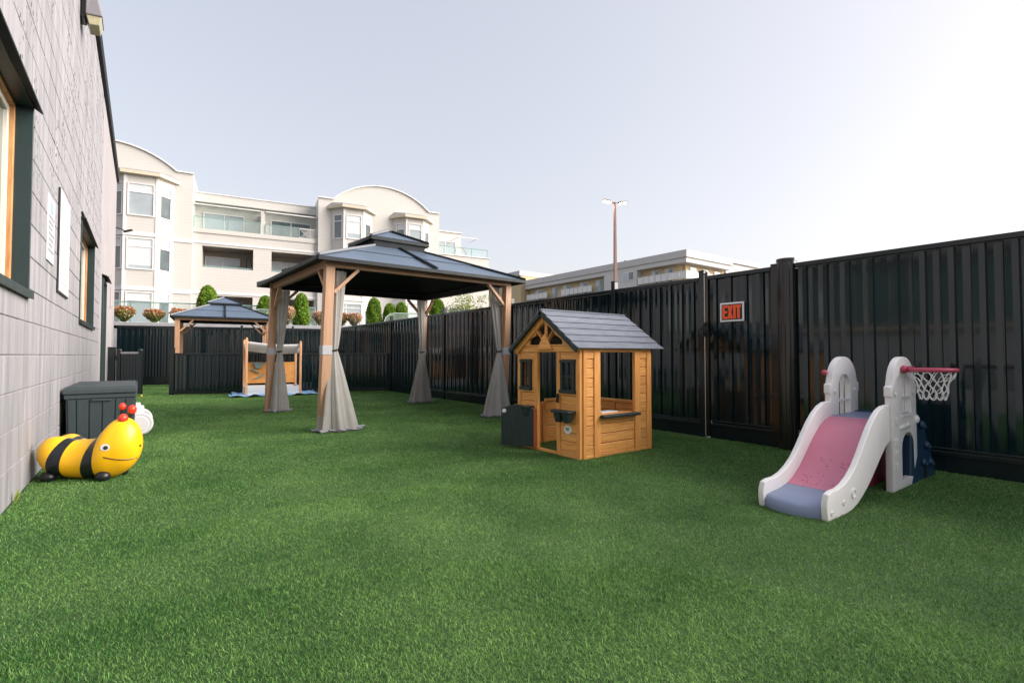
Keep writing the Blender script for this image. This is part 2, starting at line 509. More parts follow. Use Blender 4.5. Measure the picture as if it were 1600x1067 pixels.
# ================================================================== BLOCK-WALL BUILDING (left)
def block_material():
    m = bpy.data.materials.new('painted_block'); m.use_nodes = True
    n, l = m.node_tree.nodes, m.node_tree.links
    b = n['Principled BSDF']; b.inputs['Roughness'].default_value = 0.75
    b.inputs['Specular IOR Level'].default_value = 0.3
    g = n.new('ShaderNodeNewGeometry')
    mp = n.new('ShaderNodeMapping'); mp.inputs['Scale'].default_value = (1, 5, 0.5)
    l.new(g.outputs['Position'], mp.inputs['Vector'])
    n1 = n.new('ShaderNodeTexNoise'); n1.inputs['Scale'].default_value = 2.2; n1.inputs['Detail'].default_value = 7
    l.new(mp.outputs[0], n1.inputs['Vector'])
    r1 = n.new('ShaderNodeMapRange'); r1.inputs['From Min'].default_value = .35; r1.inputs['From Max'].default_value = .7
    l.new(n1.outputs['Fac'], r1.inputs['Value'])
    mx = n.new('ShaderNodeMix'); mx.data_type = 'RGBA'
    mx.inputs['A'].default_value = (*srgb(160, 157, 161), 1); mx.inputs['B'].default_value = (*srgb(130, 131, 136), 1)
    l.new(r1.outputs[0], mx.inputs['Factor'])
    # small weathered pits: voronoi dots inside noise patches
    vo = n.new('ShaderNodeTexVoronoi'); vo.inputs['Scale'].default_value = 19
    mp2 = n.new('ShaderNodeMapping'); mp2.inputs['Scale'].default_value = (1, 1, .7)
    l.new(g.outputs['Position'], mp2.inputs['Vector']); l.new(mp2.outputs[0], vo.inputs['Vector'])
    lt = n.new('ShaderNodeMath'); lt.operation = 'LESS_THAN'; lt.inputs[1].default_value = 0.24
    l.new(vo.outputs['Distance'], lt.inputs[0])
    n2 = n.new('ShaderNodeTexNoise'); n2.inputs['Scale'].default_value = 1.1; n2.inputs['Detail'].default_value = 5
    mp3 = n.new('ShaderNodeMapping'); mp3.inputs['Location'].default_value = (3.2, 7.7, 1.2)
    mp3.inputs['Scale'].default_value = (1, 1.4, .6)
    l.new(g.outputs['Position'], mp3.inputs['Vector']); l.new(mp3.outputs[0], n2.inputs['Vector'])
    gt = n.new('ShaderNodeMapRange'); gt.inputs['From Min'].default_value = .475; gt.inputs['From Max'].default_value = .53
    l.new(n2.outputs['Fac'], gt.inputs['Value'])
    sep = n.new('ShaderNodeSeparateXYZ'); l.new(g.outputs['Position'], sep.inputs[0])
    zr = n.new('ShaderNodeMapRange'); zr.inputs['From Min'].default_value = 1.7; zr.inputs['From Max'].default_value = 2.6
    l.new(sep.outputs['Z'], zr.inputs['Value'])
    mu = n.new('ShaderNodeMath'); mu.operation = 'MULTIPLY'; l.new(lt.outputs[0], mu.inputs[0]); l.new(gt.outputs[0], mu.inputs[1])
    mu2 = n.new('ShaderNodeMath'); mu2.operation = 'MULTIPLY'; l.new(mu.outputs[0], mu2.inputs[0]); l.new(zr.outputs[0], mu2.inputs[1])
    mx2 = n.new('ShaderNodeMix'); mx2.data_type = 'RGBA'; mx2.inputs['B'].default_value = (*srgb(46, 42, 38), 1)
    l.new(mx.outputs['Result'], mx2.inputs['A']); l.new(mu2.outputs[0], mx2.inputs['Factor'])
    oi = n.new('ShaderNodeObjectInfo')
    hv = n.new('ShaderNodeHueSaturation')
    mr = n.new('ShaderNodeMapRange'); mr.inputs['To Min'].default_value = .95; mr.inputs['To Max'].default_value = 1.04
    l.new(oi.outputs['Random'], mr.inputs['Value']); l.new(mr.outputs[0], hv.inputs['Value'])
    l.new(mx2.outputs['Result'], hv.inputs['Color']); l.new(hv.outputs[0], b.inputs['Base Color'])
    nb = n.new('ShaderNodeTexNoise'); nb.inputs['Scale'].default_value = 70; nb.inputs['Detail'].default_value = 5
    l.new(g.outputs['Position'], nb.inputs['Vector'])
    bp = n.new('ShaderNodeBump'); bp.inputs['Strength'].default_value = .25; bp.inputs['Distance'].default_value = .006
    l.new(nb.outputs['Fac'], bp.inputs['Height'])
    bp2 = n.new('ShaderNodeBump'); bp2.inputs['Strength'].default_value = .3; bp2.inputs['Distance'].default_value = -.006
    l.new(mu2.outputs[0], bp2.inputs['Height']); l.new(bp.outputs[0], bp2.inputs['Normal'])
    l.new(bp2.outputs[0], b.inputs['Normal'])
    return m


M_block = block_material()
M_mortar = mat('painted_mortar', srgb(156, 152, 156), rough=0.85, var=0.12, vscale=10, bump=0.2, bscale=80)
M_stucco = mat('smooth_painted_wall', srgb(164, 158, 160), rough=0.75, col2=srgb(152, 147, 150), vscale=0.8, bump=0.08, bscale=30)
M_flash = mat('black_flashing', (0.008, 0.010, 0.012), rough=0.6, var=0.3, spec=0.3)

bld = thing('block_wall_building', 'grey painted concrete block building with dark framed windows along left side', 'building', (WX, 0, 0))
ZT = 5.66
OPEN = [(2.1, 4.585, 1.31, 2.575), (7.95, 10.02, 1.318, 2.585), (11.95, 13.0, 0.0, 2.35)]
core = MB()
cx0, cx1 = -0.26, -0.007
for a, b in ((-4, 2.1), (4.585, 7.95), (10.02, 11.95), (13.0, 17.07)):
    core.box(cx0, cx1, a, b, 0, ZT)
for (a, b, z0, z1) in OPEN:
    if z0 > 0:
        core.box(cx0, cx1, a, b, 0, z0)
    core.box(cx0, cx1, a, b, z1, ZT)
wall = core.build('wall', M_mortar, bld, fixn=True)
shell = MB().box(-7, -6.8, -4, 17.07, 0, ZT).box(-6.8, cx0, -4, -3.8, 0, ZT).box(-6.8, cx0, 16.87, 17.07, 0, ZT).build('rear_wall', M_stucco, bld)
MB().box(-7, cx1 - .01, -4, 17.06, ZT, ZT + .12).build('roof', M_flash, bld)
fl = MB().box(cx1, 0.05, -4, 17.1, ZT - 0.10, ZT + 0.14).build('roof_flashing', M_flash, bld, bevel=0.006)
# smooth far stretch past the control joint
sm = MB().box(cx1, 0.0, 11.53, 11.95, 0, ZT - .1).box(cx1, 0.0, 11.95, 13.0, 2.35, ZT - .1).box(cx1, 0.0, 13.0, 17.07, 0, ZT - .1)
sm.build('smooth_wall', M_stucco, bld)
CH, BL = 0.2235, 0.447


def block_mesh(w, h):
    m = MB(); c = 0.004; a, b = w / 2, h / 2
    vs_ = [(-.02, -a, -b), (-.02, a, -b), (-.02, a, b), (-.02, -a, b), (-.004, -a, -b), (-.004, a, -b), (-.004, a, b), (-.004, -a, b),
           (0, -a + c, -b + c), (0, a - c, -b + c), (0, a - c, b - c), (0, -a + c, b - c)]
    fs_ = [(8, 9, 10, 11)]
    for i in range(4):
        j = (i + 1) % 4
        fs_ += [(i, j, 4 + j, 4 + i), (4 + i, 4 + j, 8 + j, 8 + i)]
    return m.add(vs_, fs_)


full_me = block_mesh(BL - .006, CH - .006).mesh('block', fixn=False); full_me.materials.append(M_block)
field = MB()
nblk = 0
for k in range(0, 25):
    z0, z1 = .006 + CH * k, .006 + CH * (k + 1)
    z1 = min(z1, ZT - .1)
    off = (k % 2) * BL / 2
    for i in range(-12, 28):
        y0, y1 = i * BL + off - 1.2, (i + 1) * BL + off - 1.2
        y1 = min(y1, 11.52)
        if y1 - y0 < .03 or y0 < -3.9:
            continue
        rects = [(y0, y1, z0, z1)]
        for (a, b, c, d) in OPEN:
            nr = []
            for (p, q, r_, s_) in rects:
                if q <= a or p >= b or s_ <= c or r_ >= d:
                    nr.append((p, q, r_, s_)); continue
                if p < a: nr.append((p, a, r_, s_))
                if q > b: nr.append((b, q, r_, s_))
                if r_ < c: nr.append((max(p, a), min(q, b), r_, c))
                if s_ > d: nr.append((max(p, a), min(q, b), d, s_))
            rects = nr
        for (p, q, r_, s_) in rects:
            if q - p < .02 or s_ - r_ < .02:
                continue
            jit = random.uniform(-.0012, .0012)
            ctr = (jit, (p + q) / 2, (r_ + s_) / 2)
            if 3.3 < (p + q) / 2 < 8.0:
                if abs(q - p - BL) < 1e-6 and abs(s_ - r_ - CH) < 1e-6:
                    me = full_me
                else:
                    me = block_mesh(q - p - .006, s_ - r_ - .006).mesh('block', fixn=False); me.materials.append(M_block)
                obj('block', me, None, wall, ctr); nblk += 1
            else:
                t = block_mesh(q - p - .006, s_ - r_ - .006)
                field.add([(v[0] + ctr[0], v[1] + ctr[1], v[2] + ctr[2]) for v in t.v], t.f)
print('blocks', nblk)
fo = field.build('far_blocks', M_block, wall, fixn=False); fo['kind'] = 'stuff'


def wall_window(y0, y1, z0, z1):
    """deep dark metal surround, timber frame, glass; one window part with its pieces"""
    w = MB()
    t = .045
    w.box(-.13, .012, y0, y0 + .02, z0, z1).box(-.13, .012, y1 - .02, y1, z0, z1)
    w.box(-.13, .012, y0 + .02, y1 - .02, z1 - .02, z1)
    o = w.build('window', M_trim_dark, bld, bevel=.003)
    MB().add([(-.13, y0 - .03, z1 + .005), (.05, y0 - .03, z1 - .03), (.05, y1 + .05, z1 - .03), (-.0, y1 + .05, z1 + .005),
              (-.13, y0 - .03, z1 + .03), (.05, y0 - .03, z1 - .015), (.05, y1 + .05, z1 - .015), (-.0, y1 + .05, z1 + .03)],
             [(0, 3, 2, 1), (4, 5, 6, 7), (0, 1, 5, 4), (1, 2, 6, 5), (2, 3, 7, 6), (3, 0, 4, 7)]).build('head_flashing', M_flash, o)
    MB().box(-.004, .02, y0 - .03, y1 + .04, z1 + .03, z1 + .055).build('drip_strip', M_flash, o)
    MB().add([(-.13, y0, z0 + .0), (.03, y0 - .02, z0 - .035), (.03, y1 + .03, z0 - .035), (-.13, y1, z0),
              (-.13, y0, z0 + .045), (.03, y0 - .02, z0 + .012), (.03, y1 + .03, z0 + .012), (-.13, y1, z0 + .045)],
             [(0, 3, 2, 1), (4, 5, 6, 7), (0, 1, 5, 4), (1, 2, 6, 5), (2, 3, 7, 6), (3, 0, 4, 7)]).build('sill', M_trim_dark, o)
    f = MB(); a, b, c, d = y0 + .02, y1 - .02, z0 + .03, z1 - .02
    f.box(-.115, -.075, a, a + .03, c, d).box(-.115, -.075, b - .03, b, c, d).box(-.115, -.075, a + .03, b - .03, c, c + .03).box(-.115, -.075, a + .03, b - .03, d - .03, d)
    f.build('timber_frame', M_pine, o, bevel=.004)
    g = MB(); a, b, c, d = a + .03, b - .03, c + .03, d - .03
    g.box(-.13, -.10, a, a + .04, c, d).box(-.13, -.10, b - .04, b, c, d).box(-.13, -.10, a + .04, b - .04, c, c + .04).box(-.13, -.10, a + .04, b - .04, d - .04, d)
    g.build('sash', M_cream_pl, o, bevel=.003)
    MB().box(-.128, -.122, a + .04, b - .04, c + .04, d - .04).build('pane', M_glass_dark, o)
    return o


wall_window(*OPEN[0]); wall_window(*OPEN[1])
# door
y0, y1, z0, z1 = OPEN[2]
d = MB().box(-.16, .03, y0, y0 + .05, 0, z1).box(-.16, .03, y1 - .05, y1, 0, z1).box(-.16, .03, y0 + .05, y1 - .05, z1 - .05, z1).build('door_frame', M_trim_dark, bld, bevel=.003)
MB().box(-.13, -.085, y0 + .05, y1 - .05, .01, z1 - .05).build('door', M_cream_pl, bld, bevel=.003)
MB().box(-.085, -.05, y1 - .16, y1 - .1, 1.0, 1.18).build('door_handle', M_black, bld, bevel=.004)
MB().add([(-.0, y0 - .05, z1 + .04), (.1, y0 - .05, z1), (.1, y1 + .05, z1), (0, y1 + .05, z1 + .04), (0, y0 - .05, z1 + .06), (.1, y0 - .05, z1 + .015), (.1, y1 + .05, z1 + .015), (0, y1 + .05, z1 + .06)],
         [(0, 3, 2, 1), (4, 5, 6, 7), (0, 1, 5, 4), (1, 2, 6, 5), (2, 3, 7, 6), (3, 0, 4, 7)]).build('door_flashing', M_flash, bld)
MB().tube([(.03, 14.6, 2.0), (.03, 14.6, 2.75)], .012, 6).tube([(.03, 14.6, 2.0), (.03, 14.8, 2.0)], .012, 6).build('wall_conduit', M_stucco, bld)
# slim security camera on a bracket at the far wall end
sc = thing('security_camera', 'small dark security camera on bracket at far end of block wall', 'camera', (WX, 16.9, 4.3))
MB().tube([(0, 0, 0), (.12, 0, -.02), (.2, 0, -.07)], .016, 6).build('bracket', M_black, sc)
MB().bar((.17, 0, -.09), (.36, -.08, -.03), .06, .05).build('camera_body', M_black, sc, bevel=.01)
# wall lamp
wlm = thing('wall_lamp', 'grey wall mounted flood lamp high on the block wall', 'lamp', (WX, 7.40, 4.72))
MB().box(0, .05, -.09, .09, -.02, .36).build('back_box', M_bronze, wlm, bevel=.01)
MB().add([(.05, -.16, .34), (.05, .16, .34), (.05, .16, .0), (.05, -.16, .0), (.13, -.15, .34), (.13, .15, .34), (.2, .16, .02), (.2, -.16, .02)],
         [(0, 1, 5, 4), (1, 2, 6, 5), (2, 3, 7, 6), (3, 0, 4, 7), (4, 5, 6, 7), (0, 3, 2, 1)]).build('hood', mat('lamp_grey', srgb(120, 116, 122), rough=.45, var=.1), wlm, bevel=.012, seg=2)
MB().add([(.055, -.14, 0), (.055, .14, 0), (.19, .14, .015), (.19, -.14, .015), (.08, -.12, -.09), (.08, .12, -.09), (.17, .12, -.075), (.17, -.12, -.075)],
         [(0, 1, 5, 4), (1, 2, 6, 5), (2, 3, 7, 6), (3, 0, 4, 7), (4, 5, 6, 7)]).build('lens', mat('lamp_lens', srgb(176, 170, 140), rough=.2, var=.2, vscale=20), wlm, bevel=.006)

# notice boards on the wall
nb = thing('notice_board', 'narrow white printed notice with blue emblem on block wall', 'sign', (WX, 5.505, 1.92))
M_notice = mat('notice_panel', (.56, .57, .60), rough=.4, var=.08, vscale=4)
MB().box(.001, .010, -.185, .185, -.265, .265).build('panel', M_notice, nb, bevel=.002)
t = MB().box(.0108, .0116, -.06, .06, .13, .225); t.build('emblem', M_sign_blue, nb)
t = MB()
for i in range(7):
    t.box(.0108, .0116, -.14, .14 - .05 * (i % 3), .085 - i * .045, .105 - i * .045)
t.build('print_lines', M_sign_grey, nb)
nb2 = thing('notice_board', 'tall plain white board with dark edge beside the narrow notice', 'sign', (WX, 6.31, 1.93))
MB().box(.001, .014, -.36, .36, -.47, .47).build('backing', M_black, nb2, bevel=.003)
MB().box(.0145, .019, -.352, .352, -.455, .462).build('panel', M_notice, nb2, bevel=.002)
t = MB()
for i in range(15):
    t.box(.0195, .0200, -.30, .28 - .04 * ((i * 7) % 4), .40 - i * .055, .408 - i * .055)
t.build('print_lines', mat('faint_print', (.46, .46, .49), rough=.5), nb2)

# ================================================================== STEEL FENCES
def sheet_mesh(w, zb, zt, name='sheet'):
    """one corrugated steel sheet, width w, two trapezoid ribs, standing on local x, ribs proud on +y"""
    per = w / 2; d = .020
    pr = []
    for k in range(2):
        o = k * per
        pr += [(o, .000), (o + per * .22, .0022), (o + per * .42, .0005), (o + per * .48, d), (o + per * .68, d + .0024), (o + per * .90, d - .0012), (o + per * .96, 0)]
    pr += [(w - .001, 0), (w - .001, -.0042), (w + .012, -.0042)]
    m = MB(); n = len(pr); th = .003
    ring = [(p[0], p[1]) for p in pr] + [(p[0], p[1] - th) for p in reversed(pr)]
    m.loft([[(a, b, zb) for a, b in ring], [(a, b, zt) for a, b in ring]])
    return m.mesh(name)


SHEETS = {}


def get_sheet(zb, zt):
    k = (round(zb, 3), round(zt, 3))
    if k not in SHEETS:
        me = sheet_mesh(.33, zb, zt); me.materials.append(M_steel); SHEETS[k] = me
    return SHEETS[k]


def fence_run(root, segs, h, rail_z=.13, kick=True, cap_w=.075, sheet_w=.33):
    """segs: list of (x0, x1) bays in local x"""
    for (a, b) in segs:
        f = MB()
        f.box(a, b, -.012, .034, rail_z, rail_z + .034)
        f.box(a, b, -.012, .026, rail_z + .046, rail_z + .058)
        f.box(a + .001, b - .001, -.017, -.0125, max(.0, rail_z - .012), rail_z + .075)
        if kick:
            f.box(a + .002, b - .002, -.0165, .018, .0, rail_z - .001)
        p = f.build('panel', M_steel_post, root, bevel=.003)
        MB().box(a, b, -cap_w / 2 + .01, cap_w / 2 + .01, h - .045, h).build('top_rail', M_steel_post, p, bevel=.006)
        n = max(1, round((b - a) / sheet_w)); w = (b - a) / n
        me = get_sheet(rail_z + .06, h - .046)
        for i in range(n):
            obj('sheet', me, None, p, (a + i * w, random.uniform(-.0004, .0004), 0), (0, 0, random.uniform(-.004, .004)), (w / .33, 1, 1))


def fence_post(root, x, h, w=.065, m=None):
    q = MB().box(x - w / 2, x + w / 2, -.03, .04, 0, h)
    q.box(x - w / 2 - .004, x + w / 2 + .004, -.034, .044, h, h + .012)
    return q.build('post', m or M_steel_post, root, bevel=.004)


# right-hand fence, local x = +Y, local y = -X (towards the yard); face at X = 5.0
rf = thing('steel_fence', 'long black corrugated steel fence along right side of yard', 'fence', (FX, 0, 0), R(90))
FH = 1.775
fence_run(rf, [(-2.2, 0.02), (0.08, 2.19)], FH)
posts = [3.18, 4.47, 6.75, 9.07, 11.8, 14.4, 16.9]
fence_run(rf, [(a + .033, b - .033) for a, b in zip(posts[:-1], posts[1:])], FH - .012)
fence_post(rf, .05, FH - .05)
for i, p_ in enumerate(posts):
    fence_post(rf, p_, FH + (.05 if i in (0,) else .085))
# big fluted round gate post
ring = []
for k in range(48):
    a = 2 * math.pi * k / 48
    rr = .084 - (.005 if (k % 6) in (0, 1) else 0)
    ring.append((rr * math.cos(a), rr * math.sin(a)))
MB().loft([[(2.275 + a, .02 + b, z) for a, b in ring] for z in (0, 1.80)]).build('round_post', M_bronze, rf, smooth=25)
c12 = [(.09 * math.cos(2 * math.pi * k / 32), .09 * math.sin(2 * math.pi * k / 32)) for k in range(32)]
MB().loft([[(2.275 + a, .02 + b, z) for a, b in c12] for z in (1.80, 1.825)]).build('post_cap', M_bronze, rf, smooth=30)
t = MB()
for z in (.12, .32, .52, .74, 1.0):
    for y_ in (.093,):
        t.sphere((2.28 + random.uniform(-.02, .02), y_, z), .005, n=6, m=4)
t.build('rivet', M_dsteel, rf)

# gate leaf
gt = thing('steel_gate', 'black corrugated steel gate leaf between round post and fence', 'gate', (FX, 0, 0), R(90))
a, b = 2.352, 3.136
fr = MB().box(a, a + .07, -.012, .04, .0, FH + .02).box(b - .035, b, -.012, .04, .02, FH + .035)
fr.build('stile', M_bronze, gt, bevel=.004)
g2 = MB().box(a + .07, b - .035, -.01, .034, .135, .168).box(a + .07, b - .035, -.01, .026, .185, .197).box(a + .07, b - .035, -.012, .02, .0, .134).box(a + .07, b - .035, -.018, -.0125, .1, .22)
g2.build('bottom_rail', M_steel_post, gt, bevel=.003)
MB().box(a + .07, b - .035, -.02, .04, FH - .05, FH - .005).build('top_rail', M_steel_post, gt, bevel=.005)
n = 2; w = (b - a - .105) / n
me = get_sheet(.2, FH - .05)
for i in range(n):
    obj('sheet', me, None, gt, (a + .07 + i * w, 0, 0), (0, 0, 0), (w / .33, 1, 1))
lt_ = MB().sphere((b - .015, .05, 1.18), .022, .022, .05, 12, 8).bar((b - .012, .055, 1.10), (b - .012, .055, 1.26), .03, .02, (0, 1, 0))
lt_.bar((b - .01, .06, 1.19), (b + .05, .06, 1.19), .018, .03)
lt_.build('latch', M_black, gt, bevel=.003)
MB().tube([(b - .012, .05, 1.12), (b - .012, .10, 1.14), (b - .012, .10, 1.22), (b - .012, .05, 1.24)], .009, 8).build('handle', M_black, gt, smooth=True)
MB().tube([(b + .004, .042, .03), (b + .004, .042, FH + .01)], .004, 8).build('gap_light_rod', mat('gap_light_pale', (.62, .56, .5), rough=.3, metal=.6), gt)  # pale rod added for the sliver of light showing through the gate gap

# EXIT sign on the gate: local x runs away from camera, so the word is laid right-to-left
es = thing('exit_sign', 'white edged black sign with orange EXIT lettering on the gate', 'sign', (FX - .046, 2.82, 1.353), R(90))
MB().box(-.132, .132, -.004, .004, -.10, .10).build('sign_board', M_sign_white, es, bevel=.002)
MB().box(-.114, .114, .0042, .0050, -.082, .082).build('field', M_black, es)


def letter(ch, cx, w, h):
    m = MB(); s = .028
    X = lambda q: -(cx + q)            # mirrored local x so that it reads from the yard
    bx = lambda a0, a1, c0, c1: m.box(min(X(a0), X(a1)), max(X(a0), X(a1)), .0052, .0062, c0, c1)
    if ch == 'E':
        bx(-w / 2, -w / 2 + s, -h / 2, h / 2)
        for c in (-h / 2, -s * .42, h / 2 - s * .85):
            bx(-w / 2 + s, w / 2, c, c + s * .85)
    if ch == 'I':
        bx(-s / 2, s / 2, -h / 2, h / 2)
    if ch == 'T':
        bx(-s / 2, s / 2, -h / 2, h / 2 - s); bx(-w / 2, w / 2, h / 2 - s, h / 2)
    if ch == 'X':
        for k, sg_ in enumerate((1, -1)):
            p = [(sg_ * (-w / 2), -h / 2), (sg_ * (-w / 2 + s), -h / 2), (sg_ * (w / 2), h / 2), (sg_ * (w / 2 - s), h / 2)]
            y_ = .0052 + k * .0006
            m.add([(X(q[0]), y_, q[1]) for q in p] + [(X(q[0]), y_ + .001, q[1]) for q in p], [(0, 1, 2, 3), (4, 5, 6, 7), (0, 1, 5, 4), (1, 2, 6, 5), (2, 3, 7, 6), (3, 0, 4, 7)])
    return m


for ch, cx, w in (('E', -.078, .056), ('X', -.018, .066), ('I', .030, .03), ('T', .074, .056)):
    letter(ch, cx, w, .142).build('letter', M_orange, es)

# back fence, from right-hand corner to block wall; local y towards the yard
ang = math.atan2(18.9 - 17.35, WX - FX)
LB = math.hypot(18.9 - 17.35, WX - FX)
bf = thing('back_fence', 'black corrugated steel fence across far end of the yard', 'fence', (FX, 17.35, 0), ang)
fence_run(bf, [(.0, 1.0), (1.06, 2.5), (2.56, 3.9), (3.96, LB - .02)], 1.76, rail_z=.2)
for p_ in (1.03, 2.53, 3.93):
    fence_post(bf, p_, 1.84)
# low half-height fence in front of the small gazebo
ang = math.atan2(13.62 - 11.95, .55 - 4.97)
LH = math.hypot(13.62 - 11.95, .55 - 4.97)
hf = thing('low_fence', 'low black half-height steel fence behind the main gazebo', 'fence', (4.97, 11.95, 0), ang)
fence_run(hf, [(0, LH / 2 - .03), (LH / 2 + .03, LH - .05)], .95, rail_z=.035, kick=False)
fence_post(hf, LH / 2, .96, .05); fence_post(hf, LH, 1.06, .09)
# small open garden gate at the wall
sgate = thing('small_gate', 'small black gate standing ajar beside the block wall', 'gate', (-.40, 14.0, 0), R(-34))
t = MB().box(-.035, .035, -.03, .03, 0, 1.0).sphere((0, 0, 1.01), .045, .045, .03, 10, 6); t.build('post', M_steel_post, sgate, bevel=.0)
t = MB().box(.42, .49, -.03, .03, .05, 1.0).sphere((.455, 0, 1.01), .045, .045, .03, 10, 6); t.build('stile', M_steel_post, sgate)
for zz in (.93, .085):
    MB().box(.035, .42, -.025, .025, zz, zz + .045).build('rail', M_dsteel, sgate, bevel=.003)
for i in range(6):
    MB().box(.038 + i * .0635, .036 + (i + 1) * .0635, -.012, .012, .13, .93).build('slat', M_steel, sgate, bevel=.003)
MB().box(-.05, -.035, -.05, -.02, .8, .9).box(-.05, -.035, -.05, -.02, .2, .3).build('hinge', M_black, sgate)
stub = thing('fence_stub', 'short black fence stub between block wall and small gate', 'fence', (WX + .02, 14.12, 0), R(-20))
MB().box(0, .14, -.025, .025, 0, 1.06).build('panel', M_steel_post, stub, bevel=.006)
MB().box(-.005, .145, -.032, .032, 1.06, 1.08).build('cap', M_steel_post, stub, bevel=.004)

# ================================================================== GAZEBOS
def wavy_ring(cx, cy, z, rx, ry, waves, amp, ph, n=72, rot=0.0):
    pts = []
    for k in range(n):
        a = 2 * math.pi * k / n
        m = 1 + amp * math.sin(waves * a + ph) + amp * .5 * math.sin((waves * 2 + 1) * a + ph * 1.7)
        x, y = rx * m * math.cos(a), ry * m * math.sin(a)
        pts.append((cx + x * math.cos(rot) - y * math.sin(rot), cy + x * math.sin(rot) + y * math.cos(rot), z))
    return pts


def curtain(parent, top, tie, bot, zt, ztie, flare, lx, ly, seed, rot=0.0):
    """gathered drape: soft folds from the beam, pinched at the tie, flaring onto the turf"""
    r = random.Random(seed)
    rings = []
    zs = [zt - (zt - ztie) * i / 14 for i in range(15)] + [ztie - ztie * i / 16 for i in range(1, 17)]
    ph = r.uniform(0, 6)
    for z in zs:
        if z >= ztie:
            f = (z - ztie) / (zt - ztie)
            c = [tie[i] + (top[i] - tie[i]) * f for i in (0, 1)]
            rr = .026 + .040 * f ** .6
            rx, ry = rr * lx, rr * ly * .62
            amp = .16
        else:
            f = 1 - z / ztie
            c = [tie[i] + (bot[i] - tie[i]) * f ** 1.15 for i in (0, 1)]
            rr = .026 + flare * f ** .85
            rx, ry = rr * lx, rr * ly * .62
            amp = .10 + .08 * f
        rings.append(wavy_ring(c[0], c[1], max(z, .012), rx, ry, 7, amp, ph + z * 1.2, rot=rot))
    # folds pooled on the ground
    last = rings[-1]; cx = sum(p[0] for p in last) / len(last); cy = sum(p[1] for p in last) / len(last)
    pool = []
    for i, p in enumerate(last):
        k = 1.16 + .10 * math.sin(i * .7 + ph) + .1 * math.sin(i * 1.9)
        pool.append((cx + (p[0] - cx) * k, cy + (p[1] - cy) * k, .012 + .022 * abs(math.sin(i * .55 + ph))))
    rings.append(pool)
    o = MB().loft(rings, cap=False).build('curtain', M_curtain, parent, smooth=60, fixn=True)
    hem = MB().tube([(p[0], p[1], p[2] + .008) for p in pool], .009, 5, closed=True).build('hem', mat('hem_weight', srgb(150, 150, 160), rough=.8, var=.2, vscale=30), o, smooth=True)
    a = tie
    MB().tube([(a[0] + .034 * lx * math.cos(t_ * .7854), a[1] + .026 * math.sin(t_ * .7854), ztie + .008 * math.sin(t_)) for t_ in range(8)], .011, 6, closed=True).build('tie_cord', M_navy_under, o, smooth=True)
    return o


